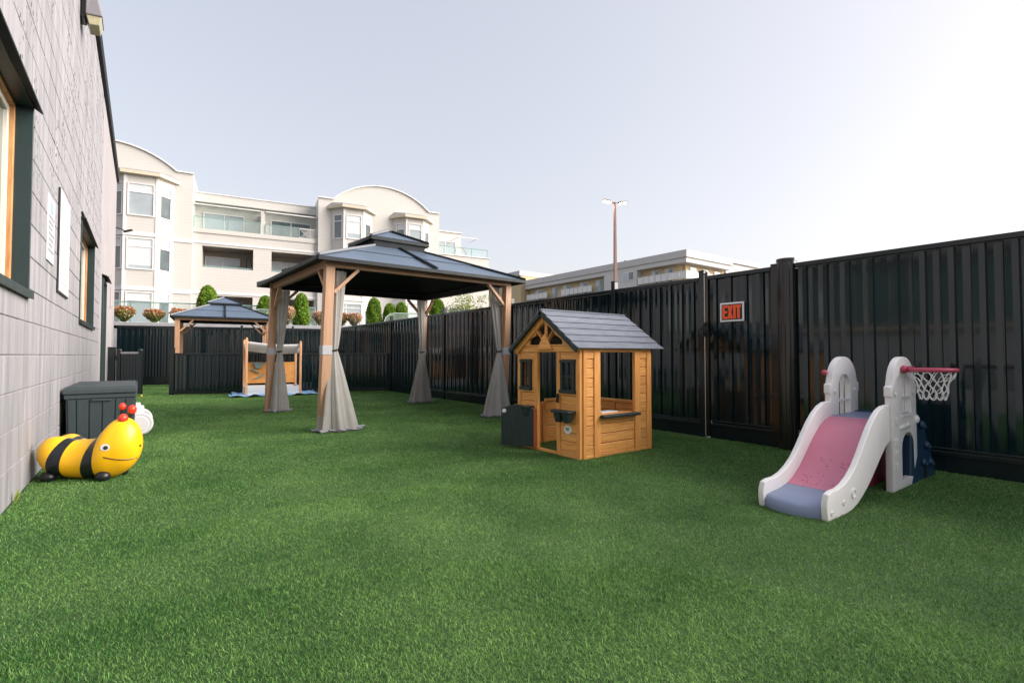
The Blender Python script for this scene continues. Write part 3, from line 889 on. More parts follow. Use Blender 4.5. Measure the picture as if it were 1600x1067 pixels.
def gazebo(label, loc, yaw, W, D, zt, ze, oh, zi, hole, z2, top2, za, lean=(0, 0), pw=.105, curtains=True, braces=True):
    g = thing('gazebo', label, 'gazebo', loc, yaw, 'hard top gazebos')
    corners = [(0, 0), (W, 0), (0, D), (W, D)]
    for (x, y) in corners:
        h = pw / 2
        q = MB().loft([[(x + sx * h + lean[0] * f, y + sy * h + lean[1] * f, z) for sx, sy in ((-1, -1), (1, -1), (1, 1), (-1, 1))] for z, f in ((0.005, -1), (zt - .0, 0))])
        p = q.build('post', M_wood_z, g, bevel=.004)
        MB().box(x - .085 + lean[0] * -1, x + .085 - lean[0], y - .085 - lean[1], y + .085 - lean[1], .0, .012).build('foot_plate', M_roof_dark, p)
    # beams: butted on the posts
    bz0, bz1 = zt + .001, zt + .095
    for y in (0, D):
        MB().box(-.06, W + .06, y - .03, y + .03, bz0, bz1).build('beam', M_wood_x, g, bevel=.004)
    for x in (0, W):
        MB().box(x - .03, x + .03, .031, D - .031, bz0, bz1).build('beam', M_wood_x, g, bevel=.004)
    # dark curtain track inside the beams
    for y, s_ in ((0, 1), (D, -1)):
        MB().box(.06, W - .06, min(y + s_ * .031, y + s_ * .05), max(y + s_ * .031, y + s_ * .05), bz0 - .004, bz1 - .01).build('curtain_track', M_roof_dark, g)
    for x, s_ in ((0, 1), (W, -1)):
        MB().box(min(x + s_ * .031, x + s_ * .05), max(x + s_ * .031, x + s_ * .05), .06, D - .06, bz0 - .004, bz1 - .01).build('curtain_track', M_roof_dark, g)
    # knee braces
    if braces:
        for (x, y) in corners:
            sx = 1 if x == 0 else -1; sy = 1 if y == 0 else -1
            L = .30
            MB().bar((x + sx * pw * .5, y, zt - L), (x + sx * (pw * .5 + L), y, zt + .0), .04, .05, (0, 1, 0)).build('brace', M_wood_z, g, bevel=.003)
            MB().bar((x, y + sy * pw * .5, zt - L), (x, y + sy * (pw * .5 + L), zt + .0), .04, .05, (1, 0, 0)).build('brace', M_wood_z, g, bevel=.003)
    cx, cy = W / 2, D / 2
    E_ = [(-oh, -oh), (W + oh, -oh), (W + oh, D + oh), (-oh, D + oh)]
    I_ = [(cx - hole[0], cy - hole[1]), (cx + hole[0], cy - hole[1]), (cx + hole[0], cy + hole[1]), (cx - hole[0], cy + hole[1])]

    def tier(E, I, z0, z1, nm, split=True):
        for k in range(4):
            a, b = Vector((*E[k], z0)), Vector((*E[(k + 1) % 4], z0))
            c, d_ = Vector((*I[(k + 1) % 4], z1)), Vector((*I[k], z1))
            nrm = (b - a).cross(d_ - a).normalized()
            if nrm.z < 0: nrm = -nrm
            rows = 2 if split else 1
            for half in ((0, 1) if split else (0,)):
                for rw in range(rows):
                    t0, t1 = (half * .5, half * .5 + .5) if split else (0, 1)
                    s0, s1 = (rw * .52, .52 + rw * .48) if split else (0, 1)
                    def P(t, s): return (a + (b - a) * t) * (1 - s) + (d_ + (c - d_) * t) * s
                    lift = .006 * rw
                    q = [P(t0, s0), P(t1, s0), P(t1, s1), P(t0, s1)]
                    q = [v + nrm * (lift + (.004 if rw and i < 2 else 0)) for i, v in enumerate(q)]
                    MB().add(q + [v - nrm * .006 for v in q], [(0, 1, 2, 3), (7, 6, 5, 4), (0, 4, 5, 1), (1, 5, 6, 2), (2, 6, 7, 3), (3, 7, 4, 0)]).build('roof_panel', M_roof, g)
            if split:
                MB().bar((a + b) / 2 + nrm * .022 - (c - b) * 0, (c + d_) / 2 + nrm * .022, .045, .03, nrm).build('roof_seam', M_roof_dark, g, bevel=.006)
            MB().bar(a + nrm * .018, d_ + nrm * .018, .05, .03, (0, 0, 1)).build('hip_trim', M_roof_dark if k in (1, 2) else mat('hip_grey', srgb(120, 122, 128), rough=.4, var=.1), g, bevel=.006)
            MB().bar(a - Vector((0, 0, .022)), b - Vector((0, 0, .022)), .03, .05).build('eave_trim', M_roof_dark, g, bevel=.005)
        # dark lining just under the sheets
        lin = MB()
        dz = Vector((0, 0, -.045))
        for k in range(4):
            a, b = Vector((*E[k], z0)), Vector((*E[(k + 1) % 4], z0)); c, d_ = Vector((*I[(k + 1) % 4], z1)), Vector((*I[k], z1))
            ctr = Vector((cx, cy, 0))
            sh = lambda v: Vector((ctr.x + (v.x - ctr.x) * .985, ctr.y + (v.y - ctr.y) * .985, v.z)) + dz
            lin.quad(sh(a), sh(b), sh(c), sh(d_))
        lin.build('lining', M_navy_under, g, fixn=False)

    tier(E_, I_, ze, zi, 'lower')
    T_ = [(cx - top2[0], cy - top2[1]), (cx + top2[0], cy - top2[1]), (cx + top2[0], cy + top2[1]), (cx - top2[0], cy + top2[1])]
    e = .03
    A_ = [(cx - e, cy - e), (cx + e, cy - e), (cx + e, cy + e), (cx - e, cy + e)]
    tier(T_, A_, z2, za, 'upper', split=False)
    MB().box(cx - e - .02, cx + e + .02, cy - e - .02, cy + e + .02, za - .01, za + .02).build('finial', M_roof_dark, g, bevel=.006)
    nk = MB()
    for k in range(4):
        a, b = I_[k], I_[(k + 1) % 4]
        nk.bar((*a, (zi + z2) / 2), (*b, (zi + z2) / 2), .012, max(.02, z2 - zi + .03))
    nk.build('vent_neck', M_navy_under, g)
    # level valance board behind the eaves that closes the ceiling
    if curtains:
        sp = MB
        tz = .96
        for i, (x, y) in enumerate(corners):
            lx, ly = -lean[0] * .5, -lean[1] * .5
            st = MB().box(x - pw / 2 - .004 + lx, x + pw / 2 + .004 + lx, y - pw / 2 - .004 + ly, y + pw / 2 + .004 + ly, tz - .055, tz + .055)
            st.build('strap', M_grey_strap, g, bevel=.003)
        # local positions; near post (0,0): drape on +x side, left post (0,D), back (W,D), right (W,0)
        curtain(g, (.155, .13), (.085, .045), (.10, -.06), zt - .02, tz, .150, 1.2, 1.2, 1)
        curtain(g, (.115, D - .12), (.075, D - .075), (.085, D - .075), zt - .02, tz, .085, 1.2, 1.2, 2)
        curtain(g, (W - .13, D - .12), (W - .085, D - .075), (W - .12, D - .10), zt - .02, tz, .150, 1.3, 1.1, 3, rot=.2)
        curtain(g, (W - .155, .13), (W - .12, .04), (W - .26, -.10), zt - .02, tz, .150, 1.2, 1.2, 4)
    return g


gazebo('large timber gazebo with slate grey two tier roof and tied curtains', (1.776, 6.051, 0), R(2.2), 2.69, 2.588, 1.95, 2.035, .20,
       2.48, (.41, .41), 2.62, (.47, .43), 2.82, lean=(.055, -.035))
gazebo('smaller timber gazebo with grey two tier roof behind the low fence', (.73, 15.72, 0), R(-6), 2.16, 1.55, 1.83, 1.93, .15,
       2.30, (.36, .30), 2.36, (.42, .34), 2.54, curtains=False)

# ================================================================== PLAYHOUSE
ph = thing('playhouse', 'small cedar playhouse with grey plank roof and open green half door', 'playhouse', (3.03, 3.10, 0))
PW, PD, PH_ = .88, .935, .93       # width in y, depth in x, wall height


def pbox(nm, m, x0, x1, y0, y1, z0, z1, par=ph, bevel=.0025):
    return MB().box(x0, x1, y0, y1, z0, z1).build(nm, m, par, bevel=bevel)


# corner posts and studs of the front (x = 0)
for (a, b) in ((0, .045), (.255, .30), (.57, .615), (.835, .88)):
    pbox('stud', M_ph_z, -.012, .022, a, b, .0 if a < .6 else 0, PH_)
for (a, b, c, d) in ((.0455, .2545, .0, .06), (.6155, .8345, .0, .06), (.0455, .2545, .545, .562), (.6155, .8345, .545, .562)):
    pbox('rail', M_ph_x, -.010, .020, a, b, c, d)
for (a, b) in ((.046, .254), (.616, .834)):
    for i in range(6):
        z = .062 + i * .0803
        pbox('plank', M_ph_x, -.004 + .002 * (i % 2), .012, a, b, z, z + .0765, bevel=.004)
    for i in range(1):
        pbox('plank', M_ph_x, -.004, .012, a, b, .862, PH_ - .002)
pbox('door_sill', M_ph_x, -.004, .02, .301, .569, 0, .03)
# little windows
for (a, b) in ((.062, .238), (.664, .824)):
    f = MB()
    z0, z1 = .565, .86
    f.box(-.024, .012, a, a + .026, z0 + .03, z1 - .026).box(-.024, .012, b - .026, b, z0 + .03, z1 - .026)
    f.box(-.028, .014, a - .008, b + .008, z1 - .026, z1).box(-.034, .016, a - .008, b + .008, z0, z0 + .03)
    wo_ = f.build('window', M_dgreen, ph, bevel=.002)
    mb = MB().box(-.012, -.004, (a + b) / 2 - .006, (a + b) / 2 + .006, z0 + .03, z1 - .026).box(-.0125, -.0035, a + .026, b - .026, (z0 + z1) / 2 - .006, (z0 + z1) / 2 + .006)
    mb.build('muntin', M_dgreen, wo_)
    # side strips between window and studs
    pass
for (a, b) in ((.046, .061), (.239, .254), (.616, .663), (.825, .834)):
    pbox('strip', M_ph_z, -.004, .012, a, b, .5625, .861)
# header
pbox('header', M_ph_x, -.018, .024, .0, PW, PH_, PH_ + .055)
# side wall at y = 0, seen from the camera
for (a, b) in ((.0225, .06), (.155, .232), (.695, .775), (.87, .935)):
    pbox('stud', M_ph_z, a, b, -.014, .02, 0, PH_)
pbox('header', M_ph_x, .025, PD, -.014, .022, PH_, PH_ + .05)
for (a, b) in ((.061, .154), (.776, .869)):
    for i in range(10):
        z = .035 + i * .0835
        pbox('plank', M_ph_x, a, b, -.004 + .002 * (i % 2), .012, z, z + .0795, bevel=.004)
    pbox('rail', M_ph_x, a, b, -.008, .014, 0, .034)
    pbox('rail', M_ph_x, a, b, -.008, .014, .871, .929)
for i in range(3):
    z = .035 + i * .0865
    pbox('plank', M_ph_x, .233, .694, -.002 + .003 * (i % 2), .012, z, z + .081, bevel=.005)
pbox('rail', M_ph_x, .233, .694, -.008, .016, 0, .034)
pbox('rail', M_ph_x, .233, .694, -.010, .018, .296, .35)
pbox('window_ledge', M_dgreen, .215, .715, -.07, -.0145, .345, .372, bevel=.006)
pbox('counter', M_ph_x, .233, .694, .02, .17, .352, .374)
sk = MB().box(.30, .52, .04, .15, .376, .386); sk.build('play_sink', M_sign_white, ph, bevel=.004)
sk = MB().tube([(.36, .15, .38), (.36, .15, .42), (.36, .10, .43)], .008, 6); sk.build('tap', M_dsteel, ph, smooth=True)
# rear wall (x = PD) and far side (y = PW)
for (a, b) in ((.001, .05), (.42, .46), (.83, .88)):
    pbox('stud', M_ph_z, PD - .034, PD, .022 + a * .96, .022 + b * .96, 0, .42 if a == .42 else PH_)
for i in range(5):
    z = .0 + i * .084
    pbox('plank', M_ph_x, PD - .02, PD - .006, .071, .424, z, z + .0795, bevel=.004)
    pbox('plank', M_ph_x, PD - .02, PD - .006, .465, .818, z, z + .0795, bevel=.004)
pbox('rail', M_ph_x, PD - .034, PD + .002, .07, .82, .421, .45)
pbox('header', M_ph_x, PD - .03, PD + .01, .023, PW + .012, PH_, PH_ + .075)
for (a, b) in ((.023, .06), (.30, .34), (.60, .64), (.86, .90)):
    pbox('stud', M_ph_z, a, b, PW - .02, PW + .014, 0, PH_ if a < .2 else .42)
for i in range(5):
    z = .0 + i * .084
    for (a, b) in ((.061, .299), (.341, .599), (.641, .859)):
        pbox('plank', M_ph_x, a, b, PW - .008, PW + .006, z, z + .0795, bevel=.004)
for i in range(4):
    z = .60 + i * .0825
    for (a, b) in ((.061, .20),):
        pbox('plank', M_ph_x, a, b, PW - .008, PW + .006, z, z + .081)
pbox('rail', M_ph_x, .341, .599, PW - .015, PW + .01, .421, .45)
pbox('header', M_ph_x, .025, PD - .031, PW - .022, PW + .014, PH_, PH_ + .05)
# gable front with scalloped opening
yc = PW / 2
RZ = 1.315; EZ = .955
TG = lambda a, b, t_: (t_, a, b)
hw = .44
gz0 = PH_ + .056
top = RZ - .045
out = [(yc - hw + .05, gz0), (yc + hw - .05, gz0), (yc + .02, top), (yc - .02, top)]
hole = []
for s_ in (-1, 1):
    arc = []
    pts_ = [(.235, gz0 + .012), (.235, gz0 + .06), (.20, gz0 + .082), (.165, gz0 + .088), (.135, gz0 + .105), (.118, gz0 + .14), (.10, gz0 + .168), (.062, gz0 + .185), (.03, gz0 + .205), (.0, gz0 + .212)]
    arc = [(yc + s_ * a, b) for a, b in pts_]
    if s_ == 1:
        hole += arc
    else:
        hole += list(reversed(arc))[1:]
MB().plate(out, [hole], TG, -.026, -.006).build('gable', M_ph_x, ph)
rfm = MB()
pbox('king_post', M_ph_z, -.018, -.004, yc - .018, yc + .018, gz0 - .02, gz0 + .21)
for s_ in (-1, 1):
    MB().bar((-.0125, yc + s_ * .015, gz0 + .03), (-.0125, yc + s_ * .135, gz0 + .165), .012, .042, (1, 0, 0)).build('sunburst_spoke', M_ph_z, ph, bevel=.002)
MB().plate([(yc - .10, gz0 - .02), (yc + .10, gz0 - .02), (yc + .03, gz0 + .085), (yc, gz0 + .115), (yc - .03, gz0 + .085)], [], TG, -.036, -.027).build('gable_shield', M_ph_x, ph, bevel=.002)
pbox('shield_ledge', M_ph_x, -.046, -.019, yc - .11, yc + .11, gz0 - .034, gz0 - .0205)
# rear gable
MB().plate([(yc - hw + .05, gz0), (yc + hw - .05, gz0), (yc + .02, top), (yc - .02, top)], [], TG, PD - .01, PD + .01).build('gable', M_ph_x, ph)
# timber barge boards under the roof edge (front)
eo = .495
for s_ in (-1, 1):
    a = (-.034, yc + s_ * (eo - .055), EZ - .022); b = (-.034, yc + s_ * .004, RZ - .064)
    MB().bar(a, b, .018, .062, (0, 0, 1)).build('barge_board', M_ph_z, ph, bevel=.002)
# roof planks: six per slope, each a board lapping the one below
x0, x1 = -.085, PD + .14
for s_ in (-1, 1):
    n = 6
    e0 = Vector((0, yc + s_ * eo, EZ)); r0 = Vector((0, yc, RZ))
    dv = r0 - e0; nv = Vector((0, s_ * dv.z, abs(dv.y))).normalized()
    for i in range(n):
        a = e0 + dv * (i / n); b = e0 + dv * ((i + 1) / n * 1.0) + dv.normalized() * (.012 if i < n - 1 else 0)
        q = []
        for (p_, lf) in ((a, .013), (b, .003)):
            for xx in (x0, x1):
                q.append(Vector((xx, p_.y, p_.z)) + nv * lf)
        q2 = [v - nv * .011 for v in q]
        MB().add([q[0], q[1], q[3], q[2], q2[0], q2[1], q2[3], q2[2]], [(0, 1, 2, 3), (7, 6, 5, 4), (0, 4, 5, 1), (1, 5, 6, 2), (2, 6, 7, 3), (3, 7, 4, 0)]).build('roof_plank', M_ph_roof, ph, bevel=.0015)
    # dark verge strip on the front edge, and rafter lining
    MB().bar(Vector((x0 + .004, e0.y, e0.z)) - nv * .022, Vector((x0 + .004, r0.y, r0.z)) - nv * .022, .022, .036, nv).build('verge', M_dgreen, ph, bevel=.002)
    MB().bar(Vector(((x0 + x1) / 2, e0.y, e0.z)) - nv * .018 + dv * .5, Vector(((x0 + x1) / 2, e0.y, e0.z)) - nv * .018 + dv * .51, x1 - x0 - .05, .012, nv)
MB().bar((x0, yc, RZ + .006), (x1, yc, RZ + .006), .03, .014).build('ridge_cap', M_ph_roof, ph, bevel=.003)
# open half door, hinged on the left stud, swung outwards
dr = MB()
dv = Vector((2.843 - 3.026, 3.996 - 3.697, 0)); dl = dv.length
door_o = [(0, .035), (dl, .035), (dl, .385)] + [(dl * (1 - f), .385 + .045 * math.sin(math.pi * f)) for f in [i / 12 for i in range(1, 12)]] + [(0, .385)]
da = math.atan2(dv.y, dv.x)
TD = lambda a, b, t_: (a, t_, b)
hx, hy = -.010, .590
do = MB().plate(door_o, [], TD, .0, .022).build('door', M_ph_x, ph, (hx, hy, 0), (0, 0, da))
MB().plate([(a * .985 + .003, b) for a, b in door_o], [], TD, .0225, .030).build('green_panel', M_dgreen, do)
MB().box(-.006, .016, -.004, .034, .03, .39).build('hinge_stile', mat('bright_cedar', srgb(176, 90, 50), rough=.5, var=.2), do, bevel=.002)
kb = MB().loft([[(dl - .035 + r_ * math.cos(2 * math.pi * k / 16), y_, .365 + r_ * math.sin(2 * math.pi * k / 16)) for k in range(16)] for r_, y_ in ((.020, .0305), (.020, .042), (.008, .046))])
kb.build('knob', M_white_pl, do, smooth=40)
# twin planters on the front piers
for (c_, s_) in ((.155, 1), (.725, 1)):
    pl = MB().box(-.115, -.013, c_ - .115, c_ + .115, .398, .418)
    tr = pl.build('planter', M_dgreen, ph, bevel=.005)
    for q_ in (-.055, .055):
        rr = [[(-.064 + r_ * .95 * math.cos(2 * math.pi * k / 14), c_ + q_ + r_ * math.sin(2 * math.pi * k / 14), z) for k in range(14)] for r_, z in ((.034, .315), (.048, .375), (.05, .397))]
        MB().loft(rr).build('pot', M_dgreen, tr, smooth=40)
MB().sphere((-.022, .268, .53), .012, .012, .03, 8, 6).bar((-.03, .268, .475), (-.03, .268, .555), .018, .016, (1, 0, 0)).build('play_phone', M_black, ph)
bd = MB().loft([[(x, .155 + a * math.cos(2 * math.pi * k / 24), .245 + b * math.sin(2 * math.pi * k / 24)) for k in range(24)] for x, a, b in ((-.006, .048, .038), (-.011, .048, .038), (-.0125, .043, .033))]).build('maker_badge', M_sign_white, ph, smooth=40)
MB().box(-.0135, -.0128, .13, .18, .25, .262).box(-.0135, -.0128, .137, .173, .237, .244).build('badge_print', mat('badge_green', srgb(40, 96, 70), rough=.5), bd)

# ================================================================== SLIDE
sl = thing('toddler_slide', 'white and pink toddler slide with tower panels, hoop and navy climbing wall', 'slide', (3.95, 1.36, 0))
NY, FY = -.185, .175                     # near and far tower planes (local y)


def tower(yy, label=None):
    W0, W1 = .50, .44
    out = [(0, 0), (W0, 0), (W0 - .005, .62)]
    # stepped shoulder then round arch
    out += [(W0 + .012, .63), (W0 + .012, .69), (W0 - .015, .70)]
    rx, cz = W0 / 2 - .025, .70
    out += [(W0 / 2 + rx * math.cos(a), cz + .19 * math.sin(a)) for a in [math.pi * i / 18 for i in range(1, 18)]]
    out += [(.015, .70), (-.012, .69), (-.012, .63), (.005, .62)]

    def arch(c, w, z0, z1, n=9):
        h_ = w / 2
        p = [(c - h_, z0), (c + h_, z0), (c + h_, z1 - h_ * .8)]
        p += [(c + h_ * math.cos(math.pi * i / n), z1 - h_ * .8 + h_ * .8 * math.sin(math.pi * i / n)) for i in range(1, n)]
        p += [(c - h_, z1 - h_ * .8)]
        return p
    holes = [arch(.29, .19, .50, .76), arch(.31, .25, .06, .37)] if yy < 0 else [arch(.25, .21, .46, .76)]
    p = MB().plate(out, holes, lambda a, b, t_: (a, t_, b), yy - .02, yy + .02).build('tower_panel', M_white_pl, sl, smooth=30, bevel=.005, seg=2)
    hc, hz0, hz1 = (.29, .50, .76) if yy < 0 else (.25, .46, .76)
    MB().box(hc - .012, hc + .012, yy - .010, yy + .010, hz0, hz1).box(hc - .10, hc + .10, yy - .011, yy + .011, hz0 + .10, hz0 + .118).build('window_bars', M_white_pl, p)
    MB().box(hc - .11, hc + .11, yy - .028, yy + .028, hz0 - .022, hz0).build('window_ledge', M_white_pl, p, bevel=.004)
    for q in (.07, .43):
        MB().loft([[(q + r_ * math.cos(2 * math.pi * k / 10), yy - .022 - d_, .64 + r_ * math.sin(2 * math.pi * k / 10)) for k in range(10)] for r_, d_ in ((.018, 0), (.014, .006))]).build('bolt_boss', M_white_pl, p, smooth=40)
    return p


tn = tower(NY); tf_ = tower(FY)
# relief stones on the near tower edge and small moulded crest
for z in (.14, .22, .30, .44):
    MB().box(.02 + .02 * ((z * 100) % 3), .11, NY - .026, NY - .0205, z, z + .045).build('moulded_stone', M_white_pl, tn, bevel=.006)
cr = MB().sphere((.24, NY - .02, .415), .05, .012, .018).sphere((.31, NY - .02, .42), .045, .012, .02).sphere((.17, NY - .02, .412), .035, .012, .016).sphere((.49, NY - .01, .445), .035, .03, .035)
cr.build('moulded_crest', M_white_pl, tn, smooth=True)
# slide: profile along x (local: -0.87 front .. 0 top)
prof = [(-.90, .075), (-.84, .078), (-.76, .085), (-.68, .10), (-.60, .13), (-.52, .175), (-.44, .235), (-.36, .30), (-.28, .365), (-.20, .415), (-.12, .45), (-.04, .468), (.04, .472)]
by0, by1 = NY + .022, FY - .022


def bed(pr, y0, y1, th):
    m = MB(); n = len(pr)
    top = [(x, y, z) for x, z in pr for y in (y0, y1)]
    bot = [(x, y, z - th) for x, z in pr for y in (y0, y1)]
    o = 2 * n
    fs = []
    for i in range(n - 1):
        a = 2 * i
        fs += [(a, a + 1, a + 3, a + 2), (o + a + 2, o + a + 3, o + a + 1, o + a), (a, a + 2, o + a + 2, o + a), (a + 1, o + a + 1, o + a + 3, a + 3)]
    fs += [(0, o, o + 1, 1), (2 * n - 2, 2 * n - 1, o + 2 * n - 1, o + 2 * n - 2)]
    return m.add(top + bot, fs)


bo = bed(prof[3:], by0, by1, .02).build('slide_bed', M_pink_pl, sl, smooth=50)
fo_ = [(-.955, .03), (-.95, .055), (-.93, .07)] + prof[:4]
ro = bed([(x, z + .001) for x, z in fo_[:-1]] + [(-.683, .0995)], by0, by1, .03)
rv, rf_ = [], []
pr_ = [(x, z + .001) for x, z in fo_[:-1]] + [(-.683, .0995)]
NS = 12
for lay_, dz_ in ((0, 0.0), (1, .03)):
    for x, z in pr_:
        for j in range(NS + 1):
            t_ = j / NS
            bow = .055 * (1 - (2 * t_ - 1) ** 2) * max(0.0, (-.75 - x) / .2)
            rv.append((x - bow, by0 + (by1 - by0) * t_, max(.004, z - dz_)))
np_ = len(pr_); L_ = np_ * (NS + 1)
for i in range(np_ - 1):
    for j in range(NS):
        a = i * (NS + 1) + j
        rf_ += [(a, a + 1, a + NS + 2, a + NS + 1), (L_ + a, L_ + a + NS + 1, L_ + a + NS + 2, L_ + a + 1)]
    for j in (0, NS):
        a = i * (NS + 1) + j
        rf_.append((a, a + NS + 1, L_ + a + NS + 1, L_ + a))
for j in range(NS):
    rf_ += [(j, L_ + j, L_ + j + 1, j + 1), ((np_ - 1) * (NS + 1) + j, (np_ - 1) * (NS + 1) + j + 1, L_ + (np_ - 1) * (NS + 1) + j + 1, L_ + (np_ - 1) * (NS + 1) + j)]
MB().add(rv, rf_).build('run_out', M_blue_pl, sl, smooth=50)
# moulded drops on the bed
t = MB()
for i in range(26):
    f = random.uniform(.05, .42); x = -.68 + f * .6
    z = np.interp(x, [p[0] for p in prof], [p[1] for p in prof])
    t.sphere((x, random.uniform(by0 + .04, by1 - .04), z + .0005), .009, .005, .003, 8, 5)
t.build('moulded_drops', mat('pale_pink', srgb(216, 130, 164), rough=.35), bo, smooth=True)['kind'] = 'stuff'


def side_rail(y0, y1, near):
    rp = [(-.965, .0), (-.975, .05), (-.975, .10), (-.955, .145), (-.90, .155), (-.82, .155), (-.74, .17), (-.66, .20), (-.58, .245), (-.50, .31), (-.42, .385), (-.34, .455), (-.26, .51), (-.18, .55), (-.10, .57), (-.0, .575)]
    lower = [(0, .34), (-.08, .31), (-.16, .26), (-.24, .205), (-.32, .15), (-.40, .10), (-.48, .06), (-.56, .028), (-.64, .008), (-.74, .0)]
    m = MB().plate(rp + lower, [], lambda a, b, t_: (a, t_, b), y0, y1)
    r_ = m.build('side_rail', M_white_pl, sl, smooth=30, bevel=.009, seg=3)
    return r_


sr = side_rail(NY - .008, NY + .024, True)
sr2 = side_rail(FY - .024, FY + .008, False)
for (x, z, r_) in ((-.62, .10, .03), (-.76, .07, .014), (-.92, .04, .012)):
    MB().loft([[(x + q * math.cos(2 * math.pi * k / 18), NY - .009 - d_, z + q * math.sin(2 * math.pi * k / 18)) for k in range(18)] for q, d_ in ((r_, -.004), (r_, .004), (r_ * .7, .006), (r_ * .6, .001))]).build('moulded_ring', M_white_pl, sr, smooth=40)
# platform, rear climbing wall, under panel
MB().box(.0, .46, NY + .022, FY - .022, .44, .475).build('platform', M_blue_pl, sl, bevel=.006)
cw = MB().add([(.42, NY - .015, .48), (.42, FY + .015, .48), (.56, FY + .015, .48), (.56, NY - .015, .48), (.36, NY - .02, 0), (.36, FY + .02, 0), (.90, FY + .03, 0), (.90, NY - .03, 0), (.66, NY - .025, .36), (.66, FY + .025, .36), (.81, NY - .03, .14), (.81, FY + .03, .14)],
              [(0, 3, 8, 10, 7, 4), (1, 5, 6, 11, 9, 2), (3, 2, 9, 8), (8, 9, 11, 10), (10, 11, 6, 7), (0, 1, 2, 3), (0, 4, 5, 1)])
cwo = MB()
cwo.v, cwo.f = cw.v, cw.f
# two-legged wedge: side panels with slot, outer face
co = cwo.build('climbing_wall', M_navy_pl, sl, bevel=.012, seg=2)
for (x, z) in ((.565, .40), (.665, .245), (.74, .115), (.59, .13)):
    MB().sphere((x, NY - .032, z), .028, .022, .03, 10, 7).sphere((x + .005, NY - .045, z - .012), .018, .016, .018, 8, 6).build('climbing_hold', M_navy_pl, co, smooth=True)
MB().box(.62, .642, NY - .036, NY - .020, .012, .14).build('slot', M_black, co)
MB().box(-.08, .44, NY + .09, NY + .10, .03, .40).build('inner_panel', mat('maroon_plastic', srgb(120, 30, 60), rough=.4, var=.2), sl, bevel=.004)
# hoop: bracket and ring in front of the near tower
hc = Vector((.26, NY - .172, .803)); hr = .122
MB().tube([hc + Vector((hr * math.cos(2 * math.pi * k / 40), hr * math.sin(2 * math.pi * k / 40), 0)) for k in range(40)], .013, 10, closed=True).build('hoop', M_pink_dk, sl, smooth=True)
MB().box(.20, .32, NY - .062, NY - .0205, .785, .825).sphere((.20, NY - .035, .805), .03, .018, .028).build('hoop_bracket', M_pink_dk, sl, bevel=.004)
MB().tube([(.03, FY + .03, .77), (.08, FY + .04, .775), (.10, FY + .03, .775)], .013, 8).sphere((.028, FY + .03, .775), .02, n=10, m=6).build('horn_knob', M_pink_dk, sl, smooth=True)
net = MB(); S = 12
for s_ in (1, -1):
    for k in range(S):
        pts = []
        for i in range(10):
            f = i / 9
            a = 2 * math.pi * (k + s_ * f * 2.2) / S
            r_ = hr * (1 - .45 * f ** .7) + .006 * math.sin(f * 9)
            pts.append(hc + Vector((r_ * math.cos(a), r_ * math.sin(a), -.012 - .165 * f + .012 * math.sin(f * 12 + k))))
        net.tube(pts, .0026, 5)
for k in range(S):
    a0, a1 = 2 * math.pi * k / S, 2 * math.pi * (k + 1) / S
    net.tube([hc + Vector((hr * .56 * math.cos(a0 + (a1 - a0) * f), hr * .56 * math.sin(a0 + (a1 - a0) * f), -.175 - .02 * math.sin(math.pi * f))) for f in (0, .25, .5, .75, 1)], .0035, 5)
net.build('net', M_white_pl, sl, smooth=True)

# ================================================================== BEE BOUNCER
def bee_material():
    m = bpy.data.materials.new('bee_skin'); m.use_nodes = True
    n, l = m.node_tree.nodes, m.node_tree.links
    b = n['Principled BSDF']; b.inputs['Roughness'].default_value = .3
    tc = n.new('ShaderNodeTexCoord'); sp = n.new('ShaderNodeSeparateXYZ'); l.new(tc.outputs['Object'], sp.inputs[0])

    def band(c, k, w0, w1):
        a = n.new('ShaderNodeMath'); a.operation = 'MULTIPLY_ADD'; a.inputs[1].default_value = -k; l.new(sp.outputs['Z'], a.inputs[0]); l.new(sp.outputs['X'], a.inputs[2])
        s_ = n.new('ShaderNodeMath'); s_.operation = 'SUBTRACT'; s_.inputs[1].default_value = c; l.new(a.outputs[0], s_.inputs[0])
        ab = n.new('ShaderNodeMath'); ab.operation = 'ABSOLUTE'; l.new(s_.outputs[0], ab.inputs[0])
        wd = n.new('ShaderNodeMath'); wd.operation = 'MULTIPLY_ADD'; wd.inputs[1].default_value = (w1 - w0) / .3; wd.inputs[2].default_value = w0; l.new(sp.outputs['Z'], wd.inputs[0])
        lt = n.new('ShaderNodeMath'); lt.operation = 'LESS_THAN'; l.new(ab.outputs[0], lt.inputs[0]); l.new(wd.outputs[0], lt.inputs[1])
        return lt
    b1, b2 = band(.155, .36, .066, .030), band(.425, .22, .062, .030)
    mxm = n.new('ShaderNodeMath'); mxm.operation = 'MAXIMUM'; l.new(b1.outputs[0], mxm.inputs[0]); l.new(b2.outputs[0], mxm.inputs[1])
    nz = n.new('ShaderNodeTexNoise'); nz.inputs['Scale'].default_value = 5; l.new(tc.outputs['Object'], nz.inputs['Vector'])
    yc_ = n.new('ShaderNodeMix'); yc_.data_type = 'RGBA'; yc_.inputs['A'].default_value = (*srgb(255, 200, 34), 1); yc_.inputs['B'].default_value = (*srgb(250, 184, 20), 1)
    l.new(nz.outputs['Fac'], yc_.inputs['Factor'])
    mx = n.new('ShaderNodeMix'); mx.data_type = 'RGBA'; mx.inputs['B'].default_value = (.012, .016, .02, 1)
    l.new(yc_.outputs['Result'], mx.inputs['A']); l.new(mxm.outputs[0], mx.inputs['Factor'])
    l.new(mx.outputs['Result'], b.inputs['Base Color'])
    return m


